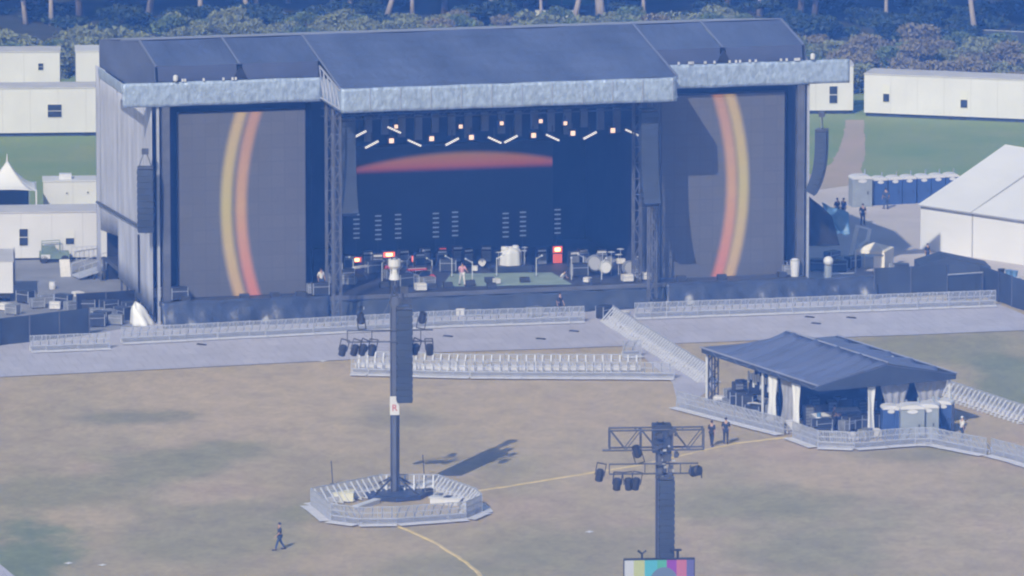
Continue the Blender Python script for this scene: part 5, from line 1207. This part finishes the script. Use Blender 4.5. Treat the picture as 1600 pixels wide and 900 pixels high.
def trunk_mesh(r, h, lean, seed, m):
    rn_ = random.Random(seed); b_ = MB(); pts = [(lean * h * q + .12 * sin(q * 5 + seed), .1 * sin(q * 4 + seed * 2), h * q) for q in [i / 7 for i in range(8)]]
    b_.tube(pts, [r * (1.25 if i == 0 else 1 - i * .08) for i in range(8)], 8)
    for k in range(5):
        i = rn_.randint(3, 6); p_ = V3(pts[i]); a_ = rn_.uniform(0, 6.28); L2 = rn_.uniform(1.5, 3)
        b_.tube([p_, p_ + V3((L2 * .5 * cos(a_), L2 * .5 * sin(a_), L2 * .5)), p_ + V3((L2 * cos(a_), L2 * sin(a_), L2 * .7))], [r * .4, r * .25, r * .1], 5)
    o = b_.build('trunk', m, smooth=True); me = o.data; bpy.data.objects.remove(o); return me
TRK = [trunk_mesh(.34, 13, .02, 1, BARK), trunk_mesh(.22, 11, .12, 2, BARKP), trunk_mesh(.28, 12, -.08, 3, BARKP), trunk_mesh(.26, 12, .0, 4, BARK), trunk_mesh(.5, 14, .03, 5, BARKP)]
def tree(loc, ti, label, group=None, cz=5.0, s_=1.0, rz=None, crown=None):
    t = thing('tree', label, 'tree', loc, rnd.uniform(0, 6.28) if rz is None else rz, group); t.scale = (s_, s_, s_); t.rotation_euler.x = rnd.uniform(-.1, .1); t.rotation_euler.y = rnd.uniform(-.14, .14)
    link(TRK[ti], 'trunk', t); link(CR[rnd.randint(0, 2) if crown is None else crown], 'crown', t, (0, 0, cz), rnd.uniform(0, 6.28), (1, 1, 1))
for (x, y, ti, sc_, rz, l) in ((775, 30, 4, 1.0, 0, 'thick pale trunked tree above the middle of the stage roof'), (941, 32, 4, .95, .3, 'thick pale trunked tree above the right half of the stage roof'), (844, 38, 1, .8, .2, 'thin leaning tree between the two thick trunks'),
        (646, 28, 1, 1.0, 2.9, 'slender pale trunk above the left half of the stage roof'), (40, 38, 2, .9, 0, 'pale leaning trunk at the upper left corner'), (80, 40, 2, .9, .4, 'pale trunk second from the upper left corner'),
        (1383, 40, 1, .9, 1.5, 'pale trunk above the left end of the right trailer'), (1524, 58, 2, 1.0, .2, 'pale trunk before the wire fence at upper right'), (1274, 40, 3, 1.2, 0, 'brown trunk above the right end of the stage roof'), (1250, 40, 0, 1.0, 1, 'thick brown trunk just left of the stage roof end'),
        (1008, 30, 1, .9, 3.0, 'thin pale trunk right of the thickest trunk'), (400, 24, 2, .8, 1, 'pale bent trunk above the left roof seam')):
    tree(G(x, y), ti, l, None, 4.6, sc_, rz)
for k in range(84):
    x = -84 + (k % 28) * 6.1 + rnd.uniform(-2.5, 2.5); y = 158 + (k // 28) * 13 + rnd.uniform(-5, 5)
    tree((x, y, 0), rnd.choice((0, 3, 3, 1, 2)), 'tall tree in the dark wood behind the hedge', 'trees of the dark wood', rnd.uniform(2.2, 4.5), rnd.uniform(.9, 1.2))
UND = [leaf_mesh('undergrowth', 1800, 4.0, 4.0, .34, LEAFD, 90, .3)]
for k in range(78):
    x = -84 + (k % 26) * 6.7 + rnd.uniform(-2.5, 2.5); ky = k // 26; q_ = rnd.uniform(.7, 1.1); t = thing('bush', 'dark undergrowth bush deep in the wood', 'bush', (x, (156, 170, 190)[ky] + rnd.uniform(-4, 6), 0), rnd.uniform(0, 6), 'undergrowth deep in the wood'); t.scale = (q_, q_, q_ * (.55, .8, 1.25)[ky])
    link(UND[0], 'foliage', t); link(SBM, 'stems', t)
for k in range(34):
    x = (22 if k < 22 else -40) + (k % 22) * 2.3 + rnd.uniform(-1, 1); q_ = rnd.uniform(.55, .9); t = thing('bush', 'dark bush in the gap between the hedge and the wood', 'bush', (x, 141 + (k % 3) * 5 + rnd.uniform(-2, 2), 0), rnd.uniform(0, 6), 'dark bushes between hedge and wood'); t.scale = (q_, q_, q_ * .75)
    link(UND[0], 'foliage', t); link(SBM, 'stems', t)
t = thing('windbreak_fence', 'teal green windbreak fence far behind the stage roof', 'fence', G(905, 22), 0)
MB().bb((-3.2, 0, .9), (2.6, .06, 3.4)).build('scrim', TEALP, t); 
for k in range(5): MB().bb((-3.2 + k * 1.45, -.06, 0), (-3.1 + k * 1.45, -.005, 3.4)).build('post', TRUSS, t)
t = thing('storage_box', 'long cream box below the teal fence behind the stage', 'box', G(868, 33), R(1)); MB().bb((-1.9, 0, .1), (1.9, .8, .9)).build('body', CREAM, t); MB().bb((-1.95, -.05, .902), (1.95, .85, .98)).build('lid', CREAM, t)
t = thing('wire_fence', 'thin pale wire fence crossing the bushes at the upper right', 'fence', G(1392, 62), 0)
b = MB(); q0 = G(1392, 62); q1 = G(1640, 74); L = (q1 - q0)
b.tube([V3((0, 0, 1.35)), L + V3((0, 0, 1.35))], .028, 4).build('top_wire', STEELB, t)
for k in range(6): MB().tube([L * (k / 5), L * (k / 5) + V3((0, 0, 1.4))], .022, 4).build('post', GREYC, t)
MB().grid(lambda i, j: L * i + V3((0, .03, .1 + 1.2 * j)), 5, 1).build('mesh_screen', SCRIM, t)

# ------------------------------------------------------------------ haze: the blue air between the camera and the stage
hm = bpy.data.materials.new('haze'); hm.use_nodes = True; nt = hm.node_tree
for n_ in list(nt.nodes):
    if n_.type != 'OUTPUT_MATERIAL': nt.nodes.remove(n_)
pv = nt.nodes.new('ShaderNodeVolumePrincipled'); pv.inputs['Color'].default_value = (*HAZE_COLOR, 1); pv.inputs['Density'].default_value = HAZE_DENSITY
pv.inputs['Anisotropy'].default_value = HAZE_G; pv.inputs['Absorption Color'].default_value = (1, 1, 1, 1)
nt.links.new(pv.outputs[0], [n_ for n_ in nt.nodes if n_.type == 'OUTPUT_MATERIAL'][0].inputs['Volume'])
hz = MB().bb((-1010, -650, -1), (1010, 1010, 101)).build('haze', hm); hz['kind'] = 'stuff'
